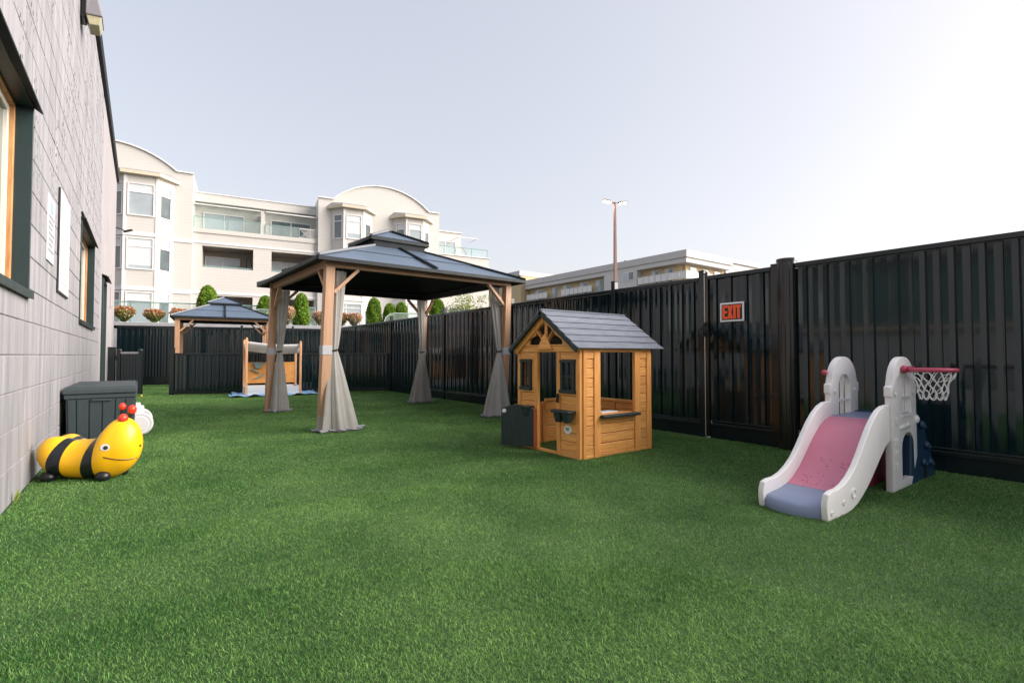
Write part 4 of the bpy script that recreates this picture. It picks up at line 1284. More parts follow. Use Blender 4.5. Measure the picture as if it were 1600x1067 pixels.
bee = thing('bee_bouncer', 'yellow and black striped inflatable bee ride-on against the block wall', 'toy', (-.562, 4.955, 0), R(-33))
bee.scale = (.86, .88, 1.02)
st = [(0, 630, 620), (14, 585, 700), (45, 560, 775), (95, 530, 822), (150, 512, 848), (215, 512, 862), (290, 540, 872), (350, 566, 876), (420, 566, 878), (490, 560, 880), (540, 535, 882),
      (580, 490, 882), (620, 440, 880), (665, 404, 872), (715, 390, 852), (770, 396, 822), (820, 428, 780), (858, 480, 730), (878, 545, 675), (884, 600, 620)]
ZS = .00088
xs_, tops, bots = [p[0] * ZS for p in st], [(888 - p[1]) * ZS for p in st], [(888 - p[2]) * ZS for p in st]
wid = [.012, .07, .12, .155, .175, .178, .16, .145, .14, .145, .155, .162, .166, .162, .145, .13, .105, .075, .04, .008]
fine = np.linspace(0, 1, 60)
fine = xs_[0] + (xs_[-1] - xs_[0]) * (1 - np.cos(np.pi * fine)) / 2
T1, B1, W1_ = np.interp(fine, xs_, tops), np.interp(fine, xs_, bots), np.interp(fine, xs_, wid)
for _ in range(2):
    for arr in (T1, B1, W1_):
        arr[1:-1] = (arr[:-2] + 2 * arr[1:-1] + arr[2:]) / 4
rings = []
for x, t_, b_, w_ in zip(fine, T1, B1, W1_):
    zc, hh = (t_ + b_) / 2, max((t_ - b_) / 2, .003)
    ring = []
    for k in range(36):
        a = 2 * math.pi * k / 36
        # shallow groove along the back of the rear half: two lobes
        gro = 0.0
        if x < .36 and math.sin(a) > .5:
            gro = .07 * max(0, 1 - x / .36) * max(0, 1 - abs(math.cos(a)) / .45) * min(1, x / .06)
        ring.append((x, w_ * math.cos(a), zc + hh * math.sin(a) - gro))
    rings.append(ring)
body = MB().loft(rings).build('body', bee_material(), bee, smooth=60)


def bee_side(x, z, out=.0):
    t_, b_, w_ = np.interp(x, fine, T1), np.interp(x, fine, B1), np.interp(x, fine, W1_)
    zc, hh = (t_ + b_) / 2, (t_ - b_) / 2
    return -(w_ + out) * math.sqrt(max(0, 1 - ((z - zc) / hh) ** 2))


for x, r_ in ((.125, .058), (.555, .056)):
    for s_ in (-1, 1):
        MB().sphere((x, s_ * .105, .036), r_, .048, .040, 16, 10).build('foot', M_black_rb, bee, smooth=True)
for x, y, z0, z1, r_ in ((.585, .055, .40, .497, .027), (.655, -.035, .40, .418, .036), (.658, .065, .42, .475, .033)):
    MB().tube([(x - .015, y, z0 - .03), (x, y, z1)], .013, 10).build('antenna', M_black_rb, bee, smooth=True)
    MB().sphere((x + .004, y, z1 + .012), r_, n=16, m=10).build('antenna_ball', M_red_rb, bee, smooth=True)
ex, ez = .605, .245


def patch(x, z, rx, rz, off, n=18):
    m = MB(); c = (x, bee_side(x, z) - off * 1.5, z)
    ring = [(x + rx * math.cos(2 * math.pi * k / n), bee_side(x + rx * math.cos(2 * math.pi * k / n), z + rz * math.sin(2 * math.pi * k / n)) - off, z + rz * math.sin(2 * math.pi * k / n)) for k in range(n)]
    return m.add([c] + ring, [(0, 1 + k, 1 + (k + 1) % n) for k in range(n)])


ey = patch(ex, ez, .031, .024, .003).build('eye', M_white_pl, bee, smooth=True)
patch(ex + .006, ez - .002, .016, .014, .0055).build('pupil', M_sign_grey if False else mat('pupil_grey', (.03, .035, .04), rough=.3), ey, smooth=True)
mo = [(x, bee_side(x, z) - .001, z) for x, z in [(.592 + .165 * i / 12, .178 - .032 * math.sin(math.pi * .55 * i / 12)) for i in range(13)]]
MB().tube(mo, .0035, 6).build('mouth', M_black_rb, bee, smooth=True)
MB().tube([(.774, -.004, .232), (.786, -.004, .234)], .007, 8).build('nose', M_black_rb, bee)
MB().tube([(-.022, 0, .232), (.008, 0, .232)], [.007, .011], 8).build('valve', M_black_rb, bee)

# ================================================================== STORAGE BOX + white toy behind it
bxo = thing('storage_box', 'dark grey resin storage box standing end-on along the block wall', 'box', (-.318, 7.02, 0))
hw_, hl = .262, .66
core_ = MB().loft([[(sx * hw_ * f, sy * hl * f, z) for sx, sy in ((-1, -1), (1, -1), (1, 1), (-1, 1))] for z, f in ((.01, .955), (.50, 1.0))])
core_.build('tub', M_box, bxo, bevel=.01)
MB().box(-hw_ - .012, hw_ + .012, -hl - .012, hl + .012, .478, .522).build('rim', M_box, bxo, bevel=.006)
MB().loft([[(sx * (hw_ + .022 - i_), sy * (hl + .022 - i_), z) for sx, sy in ((-1, -1), (1, -1), (1, 1), (-1, 1))] for z, i_ in ((.526, 0), (.572, .002), (.594, .022))]).build('lid', M_box, bxo, bevel=.006, seg=2)
for i, (a, b) in enumerate(((-.245, -.19), (-.18, -.095), (-.085, .005), (.015, .105), (.115, .185), (.195, .245))):
    m = MB().add([(a * .96, -hl * .963 - .010, .03), (b * .96, -hl * .963 - .010, .03), (b, -hl - .008, .47), (a, -hl - .008, .47), (a * .96, -hl * .955 + .02, .03), (b * .96, -hl * .955 + .02, .03), (b, -hl + .02, .47), (a, -hl + .02, .47)],
                 [(0, 1, 2, 3), (7, 6, 5, 4), (0, 4, 5, 1), (1, 5, 6, 2), (2, 6, 7, 3), (3, 7, 4, 0)])
    m.build('panel', M_box, bxo, bevel=.004)
for i in range(9):
    a, b = -hl + .03 + i * .141, -hl + .03 + i * .141 + .13
    m = MB().add([(hw_ * .958 + .010, a, .03), (hw_ * .958 + .010, b, .03), (hw_ + .008, b, .47), (hw_ + .008, a, .47), (hw_ * .95 - .02, a, .03), (hw_ * .95 - .02, b, .03), (hw_ - .02, b, .47), (hw_ - .02, a, .47)],
                 [(0, 1, 2, 3), (7, 6, 5, 4), (0, 4, 5, 1), (1, 5, 6, 2), (2, 6, 7, 3), (3, 7, 4, 0)])
    m.build('panel', M_box, bxo, bevel=.004)
MB().box(-.07, .085, -hl - .026, -hl - .013, .452, .474).build('handle', M_box, bxo, bevel=.004)

wt = thing('ride_on_toy', 'white plastic ride-on toy with round wheel tucked beside the storage box', 'toy', (-.03, 7.05, 0))
for y_ in (0, .52):
    w_ = [[(.04 + d_, y_ + q * math.cos(2 * math.pi * k / 28), .128 + q * math.sin(2 * math.pi * k / 28)) for k in range(28)] for d_, q in ((.03, .08), (.035, .118), (.03, .128), (-.03, .128), (-.035, .118), (-.03, .08))]
    r_ = 0
for y_ in (0, .52):
    cyl = [[(.02 + q * math.cos(2 * math.pi * k / 28), y_ + d_, .130 + q * math.sin(2 * math.pi * k / 28)) for k in range(28)] for d_, q in ((-.036, .02), (-.036, .082), (-.030, .088), (-.034, .112), (-.022, .128), (.022, .128), (.036, .112), (.036, .02))]
    MB().loft(cyl).build('wheel', M_white_pl, wt, smooth=30)
MB().bar((.015, .045, .14), (.0, .10, .36), .05, .04, (0, 1, 0)).build('fork', M_white_pl, wt, bevel=.008)
MB().bar((.01, .06, .28), (.01, .60, .24), .10, .10).build('body', M_white_pl, wt, bevel=.02, seg=3)
MB().sphere((.03, .0, .44), .014, n=8, m=6).build('grip', mat('yellow_grip', srgb(214, 176, 90), rough=.5), wt, smooth=True)

# weed at foot of wall
wd = thing('weed', 'small pale green weed growing at foot of the block wall', 'plant', (-.606, 4.25, 0))
m = MB()
for i in range(9):
    a = random.uniform(-1.2, 1.2); h_ = random.uniform(.05, .10); L_ = random.uniform(.01, .04)
    d_ = Vector((abs(math.cos(a)) * L_, math.sin(a) * L_, h_)); sd = Vector((-math.sin(a), math.cos(a), 0)) * .009
    m.add([(0, 0, 0), d_ * .55 + sd, d_, d_ * .55 - sd], [(0, 1, 2, 3)])
m.build('leaves', mat('weed_leaf', (.24, .32, .07), rough=.5, var=.3), wd, fixn=False)
MB().tube([(0, 0, 0), (.01, .003, .05)], .004, 5).build('stem', mat('weed_stem', (.2, .26, .07), rough=.6), wd)

# ================================================================== SAND PLAY TABLE with canopy
sb = thing('sand_play_stand', 'wooden sand play stand with white canopy in front of low fence', 'play stand', (1.80, 12.0, 0), R(-5))
SWd, SDp = 1.08, .72
for (x, y, h_) in ((0, 0, 1.25), (SWd, 0, 1.19), (0, SDp, 1.22), (SWd, SDp, 1.13)):
    p = MB().box(x - .024, x + .024, y - .024, y + .024, 0, h_).build('post', M_sandwood_z, sb, bevel=.006)
    MB().sphere((x, y, h_ + .012), .022, n=10, m=6).build('post_knob', M_sandwood_z, p, smooth=True)
for k in range(2):
    z = .01 + k * .105
    MB().box(.025, SWd - .025, -.018, .0, z, z + .102).build('side_board', M_grey_wash, sb, bevel=.003)
    MB().box(.025, SWd - .025, SDp, SDp + .018, z, z + .102).build('side_board', M_grey_wash, sb, bevel=.003)
    MB().box(-.018, .0, .025, SDp - .025, z, z + .102).build('side_board', M_grey_wash, sb, bevel=.003)
    MB().box(SWd, SWd + .018, .025, SDp - .025, z, z + .102).build('side_board', M_grey_wash, sb, bevel=.003)
MB().box(.0, SWd, .0, SDp, .0, .14).build('sand', mat('play_sand', (.55, .47, .36), rough=.95, var=.2, vscale=20), sb)
bp = MB().box(.026, SWd - .026, SDp - .02, SDp - .002, .26, .74).build('back_panel', M_sandpanel, sb, bevel=.003)
MB().plate([(.17, .735), (.40, .735), (.335, .60), (.235, .60)], [], lambda a, b, t_: (a, t_, b), SDp - .085, SDp - .021).build('funnel', M_teal, bp, bevel=.006)
for a, b in (((.14, .585), (.31, .50)), ((.22, .36), (.40, .455))):
    MB().bar((a[0], SDp - .05, a[1]), (b[0], SDp - .05, b[1]), .055, .03).build('chute', M_teal, bp, bevel=.005)
# canopy: sagging sheet
N_ = 16; vs_, fs_ = [], []
for i in range(N_ + 1):
    for j in range(N_ + 1):
        u, v = i / N_, j / N_
        z = (1.20 - .05 * u) * (1 - v) + (1.18 - .07 * u) * v - .19 * math.sin(math.pi * v) ** .8 - .035 * math.sin(math.pi * u)
        vs_.append((u * SWd, v * SDp, z))
for i in range(N_):
    for j in range(N_):
        a = i * (N_ + 1) + j
        fs_.append((a, a + 1, a + N_ + 2, a + N_ + 1))
o = MB().add(vs_, fs_).build('canopy', M_canvas, sb, smooth=True, fixn=False)
md = o.modifiers.new('thickness', 'SOLIDIFY'); md.thickness = .004
tp = thing('tarpaulin', 'crumpled blue tarpaulin spread under the sand play stand', 'tarpaulin', (1.8, 12.0, 0), R(-5))
vs_, fs_ = [], []
NX_, NY_ = 30, 18
for i in range(NX_ + 1):
    for j in range(NY_ + 1):
        u, v = i / NX_, j / NY_
        e_ = min(u, 1 - u, v, 1 - v)
        x = -.28 + u * 1.72 + .04 * math.sin(v * 17); y = -.17 + v * 1.0 + .03 * math.sin(u * 23)
        z = .035 + (.012 + .028 * math.sin(u * 31 + v * 9) * math.sin(v * 23 + u * 7)) * (1 if e_ < .17 else .1)
        vs_.append((x, y, z))
for i in range(NX_):
    for j in range(NY_):
        a = i * (NY_ + 1) + j
        fs_.append((a, a + 1, a + NY_ + 2, a + NY_ + 1))
MB().add(vs_, fs_).build('sheet', M_tarp, tp, smooth=True, fixn=False)

# ================================================================== TERRACE + RETAINING WALL
M_bank = mat('planting_soil', (.10, .085, .06), rough=.95, var=.4, vscale=3, bump=.3)
TZ = 1.96
# terrace edge runs parallel to the back fence, 1.2 m behind it
def tline(x): return 20.3 - .276 * (x - WX)


tag(MB().add([(-30, tline(-30) + .3, TZ - .06), (60, tline(9) + .3 + 0, TZ - .06), (90, 120, TZ - .06), (-60, 120, TZ - .06), (9, tline(9) + .3, TZ - .06)],
             [(0, 4, 1, 2, 3)]).build('terrace', M_bank), kind='structure')
rw = thing('retaining_wall', 'pale grey concrete retaining wall behind the back fence', 'wall', (0, 0, 0))
a, b = Vector((-14, tline(-14), 0)), Vector((9, tline(9), 0))
MB().bar(a + Vector((0, 0, TZ / 2 - .1)), b + Vector((0, 0, TZ / 2 - .1)), .25, TZ - .2).build('wall_face', M_concrete, rw)
MB().bar(a + Vector((0, -.02, TZ - .06)), b + Vector((0, -.02, TZ - .06)), .36, .12).build('coping', M_concrete, rw, bevel=.01)
MB().bar(b + Vector((0, 0, TZ / 2 - .1)), b + Vector((60, -.3, TZ / 2 - .1)), .25, TZ - .2).build('wall_return', M_concrete, rw)

# ================================================================== APARTMENT BUILDING (behind)
def siding_material(name, col, pitch=.16):
    m = bpy.data.materials.new(name); m.use_nodes = True
    n, l = m.node_tree.nodes, m.node_tree.links
    b = n['Principled BSDF']; b.inputs['Roughness'].default_value = .6
    tc = n.new('ShaderNodeTexCoord'); sp = n.new('ShaderNodeSeparateXYZ'); l.new(tc.outputs['Object'], sp.inputs[0])
    dv = n.new('ShaderNodeMath'); dv.operation = 'DIVIDE'; dv.inputs[1].default_value = pitch; l.new(sp.outputs['Z'], dv.inputs[0])
    fr = n.new('ShaderNodeMath'); fr.operation = 'FRACT'; l.new(dv.outputs[0], fr.inputs[0])
    bp_ = n.new('ShaderNodeBump'); bp_.inputs['Strength'].default_value = .55; bp_.inputs['Distance'].default_value = .014; bp_.invert = True
    l.new(fr.outputs[0], bp_.inputs['Height']); l.new(bp_.outputs[0], b.inputs['Normal'])
    nz = n.new('ShaderNodeTexNoise'); nz.inputs['Scale'].default_value = 1.2; nz.inputs['Detail'].default_value = 6; l.new(tc.outputs['Object'], nz.inputs['Vector'])
    mx = n.new('ShaderNodeMix'); mx.data_type = 'RGBA'; mx.inputs['A'].default_value = (*col, 1); mx.inputs['B'].default_value = (*[c * .9 for c in col], 1)
    l.new(nz.outputs['Fac'], mx.inputs['Factor']); l.new(mx.outputs['Result'], b.inputs['Base Color'])
    return m


M_siding = siding_material('lap_siding', (.59, .565, .53))
M_trimw = mat('white_trim', (.72, .71, .70), rough=.55, var=.05)
M_eave = mat('cream_eave', (.62, .55, .42), rough=.6, var=.1)
M_shingle = mat('grey_shingle', (.30, .29, .29), rough=.85, var=.3, vscale=12)
M_pane = mat('bright_window_pane', (.42, .47, .50), rough=.06, spec=.9, var=.25, vscale=.8)
M_pane_d = mat('dark_window_pane', (.12, .15, .16), rough=.06, spec=.9, var=.4, vscale=1.5)
M_blind = mat('window_blind', (.62, .64, .66), rough=.7, var=.06)
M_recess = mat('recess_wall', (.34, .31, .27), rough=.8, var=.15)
M_rail_t = mat('teal_rail', srgb(132, 166, 160), rough=.45, var=.1)


def rail_glass():
    m = bpy.data.materials.new('balcony_glass'); m.use_nodes = True
    n, l = m.node_tree.nodes, m.node_tree.links
    b = n['Principled BSDF']; b.inputs['Base Color'].default_value = (.70, .77, .76, 1); b.inputs['Roughness'].default_value = .08
    tr = n.new('ShaderNodeBsdfTransparent'); tr.inputs['Color'].default_value = (.92, .97, .96, 1)
    ms = n.new('ShaderNodeMixShader'); ms.inputs[0].default_value = .86
    l.new(b.outputs[0], ms.inputs[1]); l.new(tr.outputs[0], ms.inputs[2]); l.new(ms.outputs[0], n['Material Output'].inputs['Surface'])
    return m


M_rglass = rail_glass()
ap = thing('apartment_building', 'pale sided apartment block with arched gables and bay windows beyond the fence', 'building', (2.247, 31.936, 0), R(-8.5))
BW = M_siding


def awin(x0, x1, z0, z1, p0=None, p1=None, y=0.0, pane=None, split='v', blind=0.0, name='window'):
    """window set proud on a facade line from p0 to p1 (plan) at parametric metres x0..x1, or on plane y"""
    if p0 is None:
        p0, p1 = (0, y), (1, y)
    p0, p1 = Vector((*p0, 0)), Vector((*p1, 0))
    d = (p1 - p0).normalized(); nrm = Vector((d.y, -d.x, 0))       # outward = towards -y for +x direction
    P = lambda a, t_, z: p0 + d * a + nrm * t_ + Vector((0, 0, z))

    def pb(m, a0, a1, t0, t1, c0, c1):
        q = [P(a, t_, c) for c in (c0, c1) for a, t_ in ((a0, t0), (a1, t0), (a1, t1), (a0, t1))]
        return m.add(q, [(0, 3, 2, 1), (4, 5, 6, 7), (0, 1, 5, 4), (1, 2, 6, 5), (2, 3, 7, 6), (3, 0, 4, 7)])
    f = MB(); t = .06
    pb(f, x0 - t, x0, -.02, .05, z0 - t, z1 + t); pb(f, x1, x1 + t, -.02, .05, z0 - t, z1 + t)
    pb(f, x0, x1, -.02, .05, z1, z1 + t); pb(f, x0, x1, -.02, .06, z0 - t, z0)
    w = f.build(name, M_trimw, ap)
    g = MB(); pb(g, x0, x1, -.02, .012, z0, z1); g.build('pane', pane or M_pane, w)
    if blind:
        g = MB(); pb(g, x0 + .02, x1 - .02, .0125, .0165, z0 + (z1 - z0) * (1 - blind), z1 - .02); g.build('blind', M_blind, w)
    g = MB()
    if split == 'h':
        zz = z0 + (z1 - z0) * .74; pb(g, x0, x1, .013, .04, zz - .025, zz + .025)
    elif split == 'v':
        xm = (x0 + x1) / 2; pb(g, xm - .025, xm + .025, .013, .04, z0, z1)
    if g.v:
        g.build('mullion', M_trimw, w)
    return w


def abox(nm, m, *b, bevel=0.0):
    return MB().box(*b).build(nm, m, ap, bevel=bevel)


def gable_block(xl, xr, al, ar, shoulder, apex, y0, y1):
    """wall with an arched parapet"""
    n = 24; c = (al + ar) / 2; hw = (ar - al) / 2; rise = apex - shoulder
    rad = (hw * hw + rise * rise) / (2 * rise)
    arc = []
    for i in range(n + 1):
        x = ar - (ar - al) * i / n
        arc.append((x, apex - rad + math.sqrt(max(0, rad * rad - (x - c) ** 2))))
    out = [(xl, 0), (xr, 0), (xr, shoulder)] + arc + [(xl, shoulder)]
    MB().plate(out, [], lambda a, b, t_: (a, t_, b), y0, y1).build('gable_wall', BW, ap)
    line_ = [(xr + .03, y0 - .03, shoulder + .03)] + [(x, y0 - .03, z + .03) for x, z in arc] + [(xl - .03, y0 - .03, shoulder + .03)]
    m = MB()
    for p_, q_ in zip(line_[:-1], line_[1:]):
        m.bar(p_, q_, .12, .07)
    m.build('parapet_cap', M_trimw, ap)


gable_block(-8.0, -.14, -6.87, -.87, 10.66, 11.80, -.25, 7)
gable_block(6.21, 13.81, 7.06, 13.09, 10.36, 11.57, -.25, 7)
abox('chimney_cap', mat('brown_cap', (.2, .13, .1), rough=.7), 9.7, 10.0, .3, .6, 11.5, 11.85)


def bay(xl, xf0, xf1, xr, dep, z0, z1, wins, yb=-.25):
    """half-hexagon bay; wins is a list of (zlow, zhigh)"""
    pl = [(xl, yb), (xf0, yb - dep), (xf1, yb - dep), (xr, yb)]
    MB().loft([[(x, y, z) for x, y in pl] for z in (z0, z1)]).build('bay', BW, ap)
    for z in (z1 - .02,):
        e = .28
        ol = [(xl - e, yb), (xf0 - e * .6, yb - dep - e), (xf1 + e * .6, yb - dep - e), (xr + e, yb)]
        MB().loft([[(x, y, q) for x, y in ol] for q in (z - .10, z + .06)]).build('bay_eave', M_eave, ap)
        MB().loft([[(x, y, z + .062) for x, y in ol], [((x - (xl + xr) / 2) * .8 + (xl + xr) / 2, yb + (y - yb) * .25, z + .34) for x, y in ol]]).build('bay_roof', M_shingle, ap)
    ed = MB()
    for x, y in pl[1:3]:
        ed.box(x - .06, x + .06, y - .025, y + .1, z0, z1 - .15)
    ed.build('corner_trim', M_trimw, ap)
    for (a, b) in wins:
        lf = math.hypot(xf0 - xl, dep); lr = math.hypot(xr - xf1, dep); lm = xf1 - xf0
        awin(.25, lf - .17, a, b, pl[0], pl[1], split='h', pane=M_pane_d, blind=random.choice((0, .26)))
        awin(.16, lm - .16, a, b, pl[1], pl[2], split='h', blind=random.choice((.9, .26, .8)))
        awin(.17, lr - .25, a, b, pl[2], pl[3], split='h', pane=M_pane_d, blind=.26)
    for zb in (7.0, 4.25):
        if z0 < zb < z1:
            e = .05
            ol = [(xl - e, yb), (xf0 - e, yb - dep - e), (xf1 + e, yb - dep - e), (xr + e, yb)]
            MB().loft([[(x, y, q) for x, y in ol] for q in (zb - .09, zb + .09)]).build('belt_trim', M_trimw, ap)


bay(-3.75, -2.95, -1.62, -.98, .75, 0, 10.1, [(7.98, 9.52), (5.27, 6.76), (2.55, 4.03)])
bay(6.95, 7.60, 8.72, 9.38, .7, 0, 9.85, [(7.95, 9.32), (5.25, 6.72), (2.55, 4.0)])
bay(10.75, 11.4, 12.5, 13.15, .7, 0, 9.75, [(7.95, 9.25), (5.25, 6.72), (2.55, 4.0)])
abox('belt_trim', M_trimw, -.98, -.14, -.30, -.25, 6.92, 7.1)
abox('belt_trim', M_trimw, -.98, -.14, -.30, -.25, 4.17, 4.35)
# middle balcony section: front wall pieces round the recessed openings
opn = [(.30, 2.77, 5.72, 6.90), (3.72, 6.05, 5.72, 6.90), (.30, 2.80, 2.75, 4.18), (3.72, 6.05, 2.75, 4.18)]
fw = MB()
for (a, b) in ((-.14, .30), (2.785, 3.72), (6.05, 6.21)):
    fw.box(a, b, 0, .22, 0, 7.6)
for (a, b) in ((.30, 2.785), (3.72, 6.05)):
    for (c, d) in ((0, 2.75), (4.18, 5.72), (6.90, 7.6)):
        fw.box(a, b, 0, .22, c, d)
fw.build('front_wall', BW, ap)
abox('balcony_fascia', BW, -.2, 6.25, -.06, 1.8, 7.6, 7.84)
abox('belt_trim', M_trimw, -.14, 6.21, -.04, 0, 7.02, 7.14)
abox('belt_trim', M_trimw, -.14, 6.21, -.04, 0, 4.26, 4.38)
abox('set_back_wall', BW, -.14, 6.21, 1.3, 1.99, 7.3, 9.55)
abox('parapet', BW, -.14, 6.21, .9, 6, 9.55, 10.03)
abox('parapet_cap', M_trimw, -.14, 6.21, .85, 1.1, 10.03, 10.08)
abox('divider', BW, 3.15, 3.36, 0.05, 1.3, 7.84, 9.2)
abox('rear_mass', BW, -.14, 6.21, 2.0, 7, 0, 9.55)
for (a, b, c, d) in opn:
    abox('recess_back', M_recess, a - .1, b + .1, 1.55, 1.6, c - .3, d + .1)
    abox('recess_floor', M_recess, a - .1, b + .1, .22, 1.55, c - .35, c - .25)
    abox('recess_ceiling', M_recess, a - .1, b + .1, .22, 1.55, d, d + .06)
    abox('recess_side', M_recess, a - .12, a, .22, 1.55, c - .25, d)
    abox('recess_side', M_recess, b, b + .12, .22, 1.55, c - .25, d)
    awin(a + .1, a + 1.75, c - .2, d - .38, y=1.53, split='v', pane=M_pane)
    MB().box(a + .02, b - .02, .09, .12, c + .08, c + .11).build('handrail', M_rail_t, ap)
    MB().box(a + .02, b - .02, .1, .11, c, c + .08).build('rail_glass', M_rglass, ap)
awin(.3, 2.25, 7.85, 8.98, y=1.28, split='v', blind=0)
awin(3.75, 5.9, 7.85, 8.98, y=1.28, split='v', blind=0, pane=M_pane_d)


def glass_rail(x0, x1, y, z0, z1, n=2):
    MB().box(x0, x1, y - .02, y + .02, z1 - .04, z1).build('handrail', M_rail_t, ap)
    for i in range(n):
        a, b = x0 + (x1 - x0) * i / n, x0 + (x1 - x0) * (i + 1) / n
        MB().box(a + .03, b - .03, y - .008, y + .008, z0 + .02, z1 - .04).build('rail_glass', M_rglass, ap)
    for i in range(n + 1):
        a = x0 + (x1 - x0) * i / n
        MB().box(a - .02, a + .02, y - .018, y + .018, z0, z1 - .04).build('rail_post', M_rail_t, ap)


glass_rail(-.10, 3.12, .02, 7.84, 8.50)
glass_rail(3.4, 5.2, .02, 7.84, 8.45)
lt2 = MB()
for i in range(9):
    x = 5.22 + i * .125
    lt2.bar((x, .0, 7.86), (min(x + .5, 6.36), .0, 7.86 + min(.5, 6.36 - x)), .02, .025, (0, 1, 0))
    lt2.bar((x, .02, 7.86 + min(.5, x - 5.2)), (max(x - .5, 5.2) if x > 5.2 else x, .02, 7.86 + max(0, (x - 5.2) - .5) + .5 if x - 5.2 > .5 else 7.86 + .5), .02, .025, (0, 1, 0)) if False else None
    lt2.bar((x, .03, 8.38), (min(x + .5, 6.36), .03, 8.38 - min(.5, 6.36 - x)), .02, .025, (0, 1, 0))
lt2.box(5.2, 6.36, -.02, .04, 8.38, 8.43).box(5.2, 6.36, -.02, .04, 7.84, 7.87)
lt2.build('lattice', M_trimw, ap)
for (a, b) in ((-.05, 3.1), (3.4, 6.15)):
    MB().add([(a, 1.29, 9.5), (b, 1.29, 9.5), (b, .0, 9.18), (a, .0, 9.18), (a, 1.29, 9.515), (b, 1.29, 9.515), (b, .0, 9.195), (a, .0, 9.195)],
             [(0, 3, 2, 1), (4, 5, 6, 7), (0, 1, 5, 4), (1, 2, 6, 5), (2, 3, 7, 6), (3, 0, 4, 7)]).build('glass_canopy', M_rglass, ap)
    for i in range(4):
        x = a + (b - a) * i / 3
        MB().bar((x, 1.28, 9.47), (x, .0, 9.15), .05, .05).build('canopy_rafter', M_trimw, ap)
    MB().box(a, b, -.04, .0, 9.13, 9.19).build('canopy_beam', M_trimw, ap)
for x in (2.4, 2.6):
    pass
# patio chair silhouettes and grill on the first balcony
MB().box(2.0, 2.35, .5, .9, 5.5, 5.95).tube([(2.45, .5, 5.5), (2.45, .5, 6.4), (2.65, .5, 6.5), (2.7, .5, 6.0)], .03, 6).build('balcony_clutter', M_black, ap)
# right stepped wing
abox('low_wing', BW, 13.81, 17.58, -.1, 7, 0, 7.7)
abox('wing_cap', M_trimw, 13.81, 17.64, -.16, .1, 7.7, 7.76)
abox('upper_wing', BW, 13.81, 16.2, 1.7, 7, 7.7, 9.72)
abox('upper_cap', M_trimw, 13.81, 16.26, 1.6, 1.9, 9.72, 9.78)
awin(14.2, 15.7, 7.78, 9.0, y=1.68, split='v', pane=M_pane)
glass_rail(13.9, 17.5, .0, 7.76, 8.34, 3)
MB().box(14.0, 16.9, .3, .34, 9.1, 9.16).box(14.0, 14.05, .3, 1.7, 9.1, 9.15).box(15.4, 15.45, .3, 1.7, 9.1, 9.15).box(16.8, 16.85, .3, 1.7, 9.1, 9.15).build('awning_frame', M_trimw, ap)
dsh = MB().loft([[(15.75 + r_ * math.cos(2 * math.pi * k / 20), .55 + d_, 8.0 + r_ * math.sin(2 * math.pi * k / 20)) for k in range(20)] for r_, d_ in ((.05, .1), (.3, .04), (.42, -.04))], cap=False)
dsh.build('satellite_dish', M_trimw, ap, fixn=False)  # round satellite dish on the stepped wing balcony
awin(7.6, 8.6, 3.05, 3.95, y=-.98, split='h')
awin(14.6, 16.0, 3.1, 4.1, y=-.1, split='v', pane=M_pane_d)
awin(14.6, 16.0, 5.6, 6.8, y=-.1, split='v')

# ================================================================== PLANTS ON THE TERRACE
def leaf_quads(P, Nrm, size, aspect=1.0, up=0.0, rs=None):
    """P (n,3) centres, Nrm (n,3) outward; random leaf quads"""
    n = len(P)
    a = rs.normal(size=(n, 3)); a += Nrm * .6
    a[:, 2] += up
    a /= np.linalg.norm(a, axis=1)[:, None]
    b = np.cross(a, rs.normal(size=(n, 3))); b /= np.linalg.norm(b, axis=1)[:, None]
    s = size * rs.uniform(.6, 1.3, n)[:, None]
    q = np.stack([P - a * s * aspect, P + b * s * .5, P + a * s * aspect, P - b * s * .5], 1)
    return q.reshape(-1, 3)


M_arb = leaf_material('arborvitae_leaf', (.075, .17, .014), (.30, .47, .045), rough=.6, transl=.3)
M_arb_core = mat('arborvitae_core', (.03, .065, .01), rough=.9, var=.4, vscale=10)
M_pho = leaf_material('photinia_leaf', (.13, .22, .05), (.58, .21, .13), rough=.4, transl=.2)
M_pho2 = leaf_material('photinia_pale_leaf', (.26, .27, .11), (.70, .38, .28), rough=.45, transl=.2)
M_twig = mat('twig_bark', (.10, .07, .05), rough=.85, var=.3)
M_lime = leaf_material('lime_leaf', (.14, .20, .05), (.42, .48, .14), rough=.5, transl=.3)


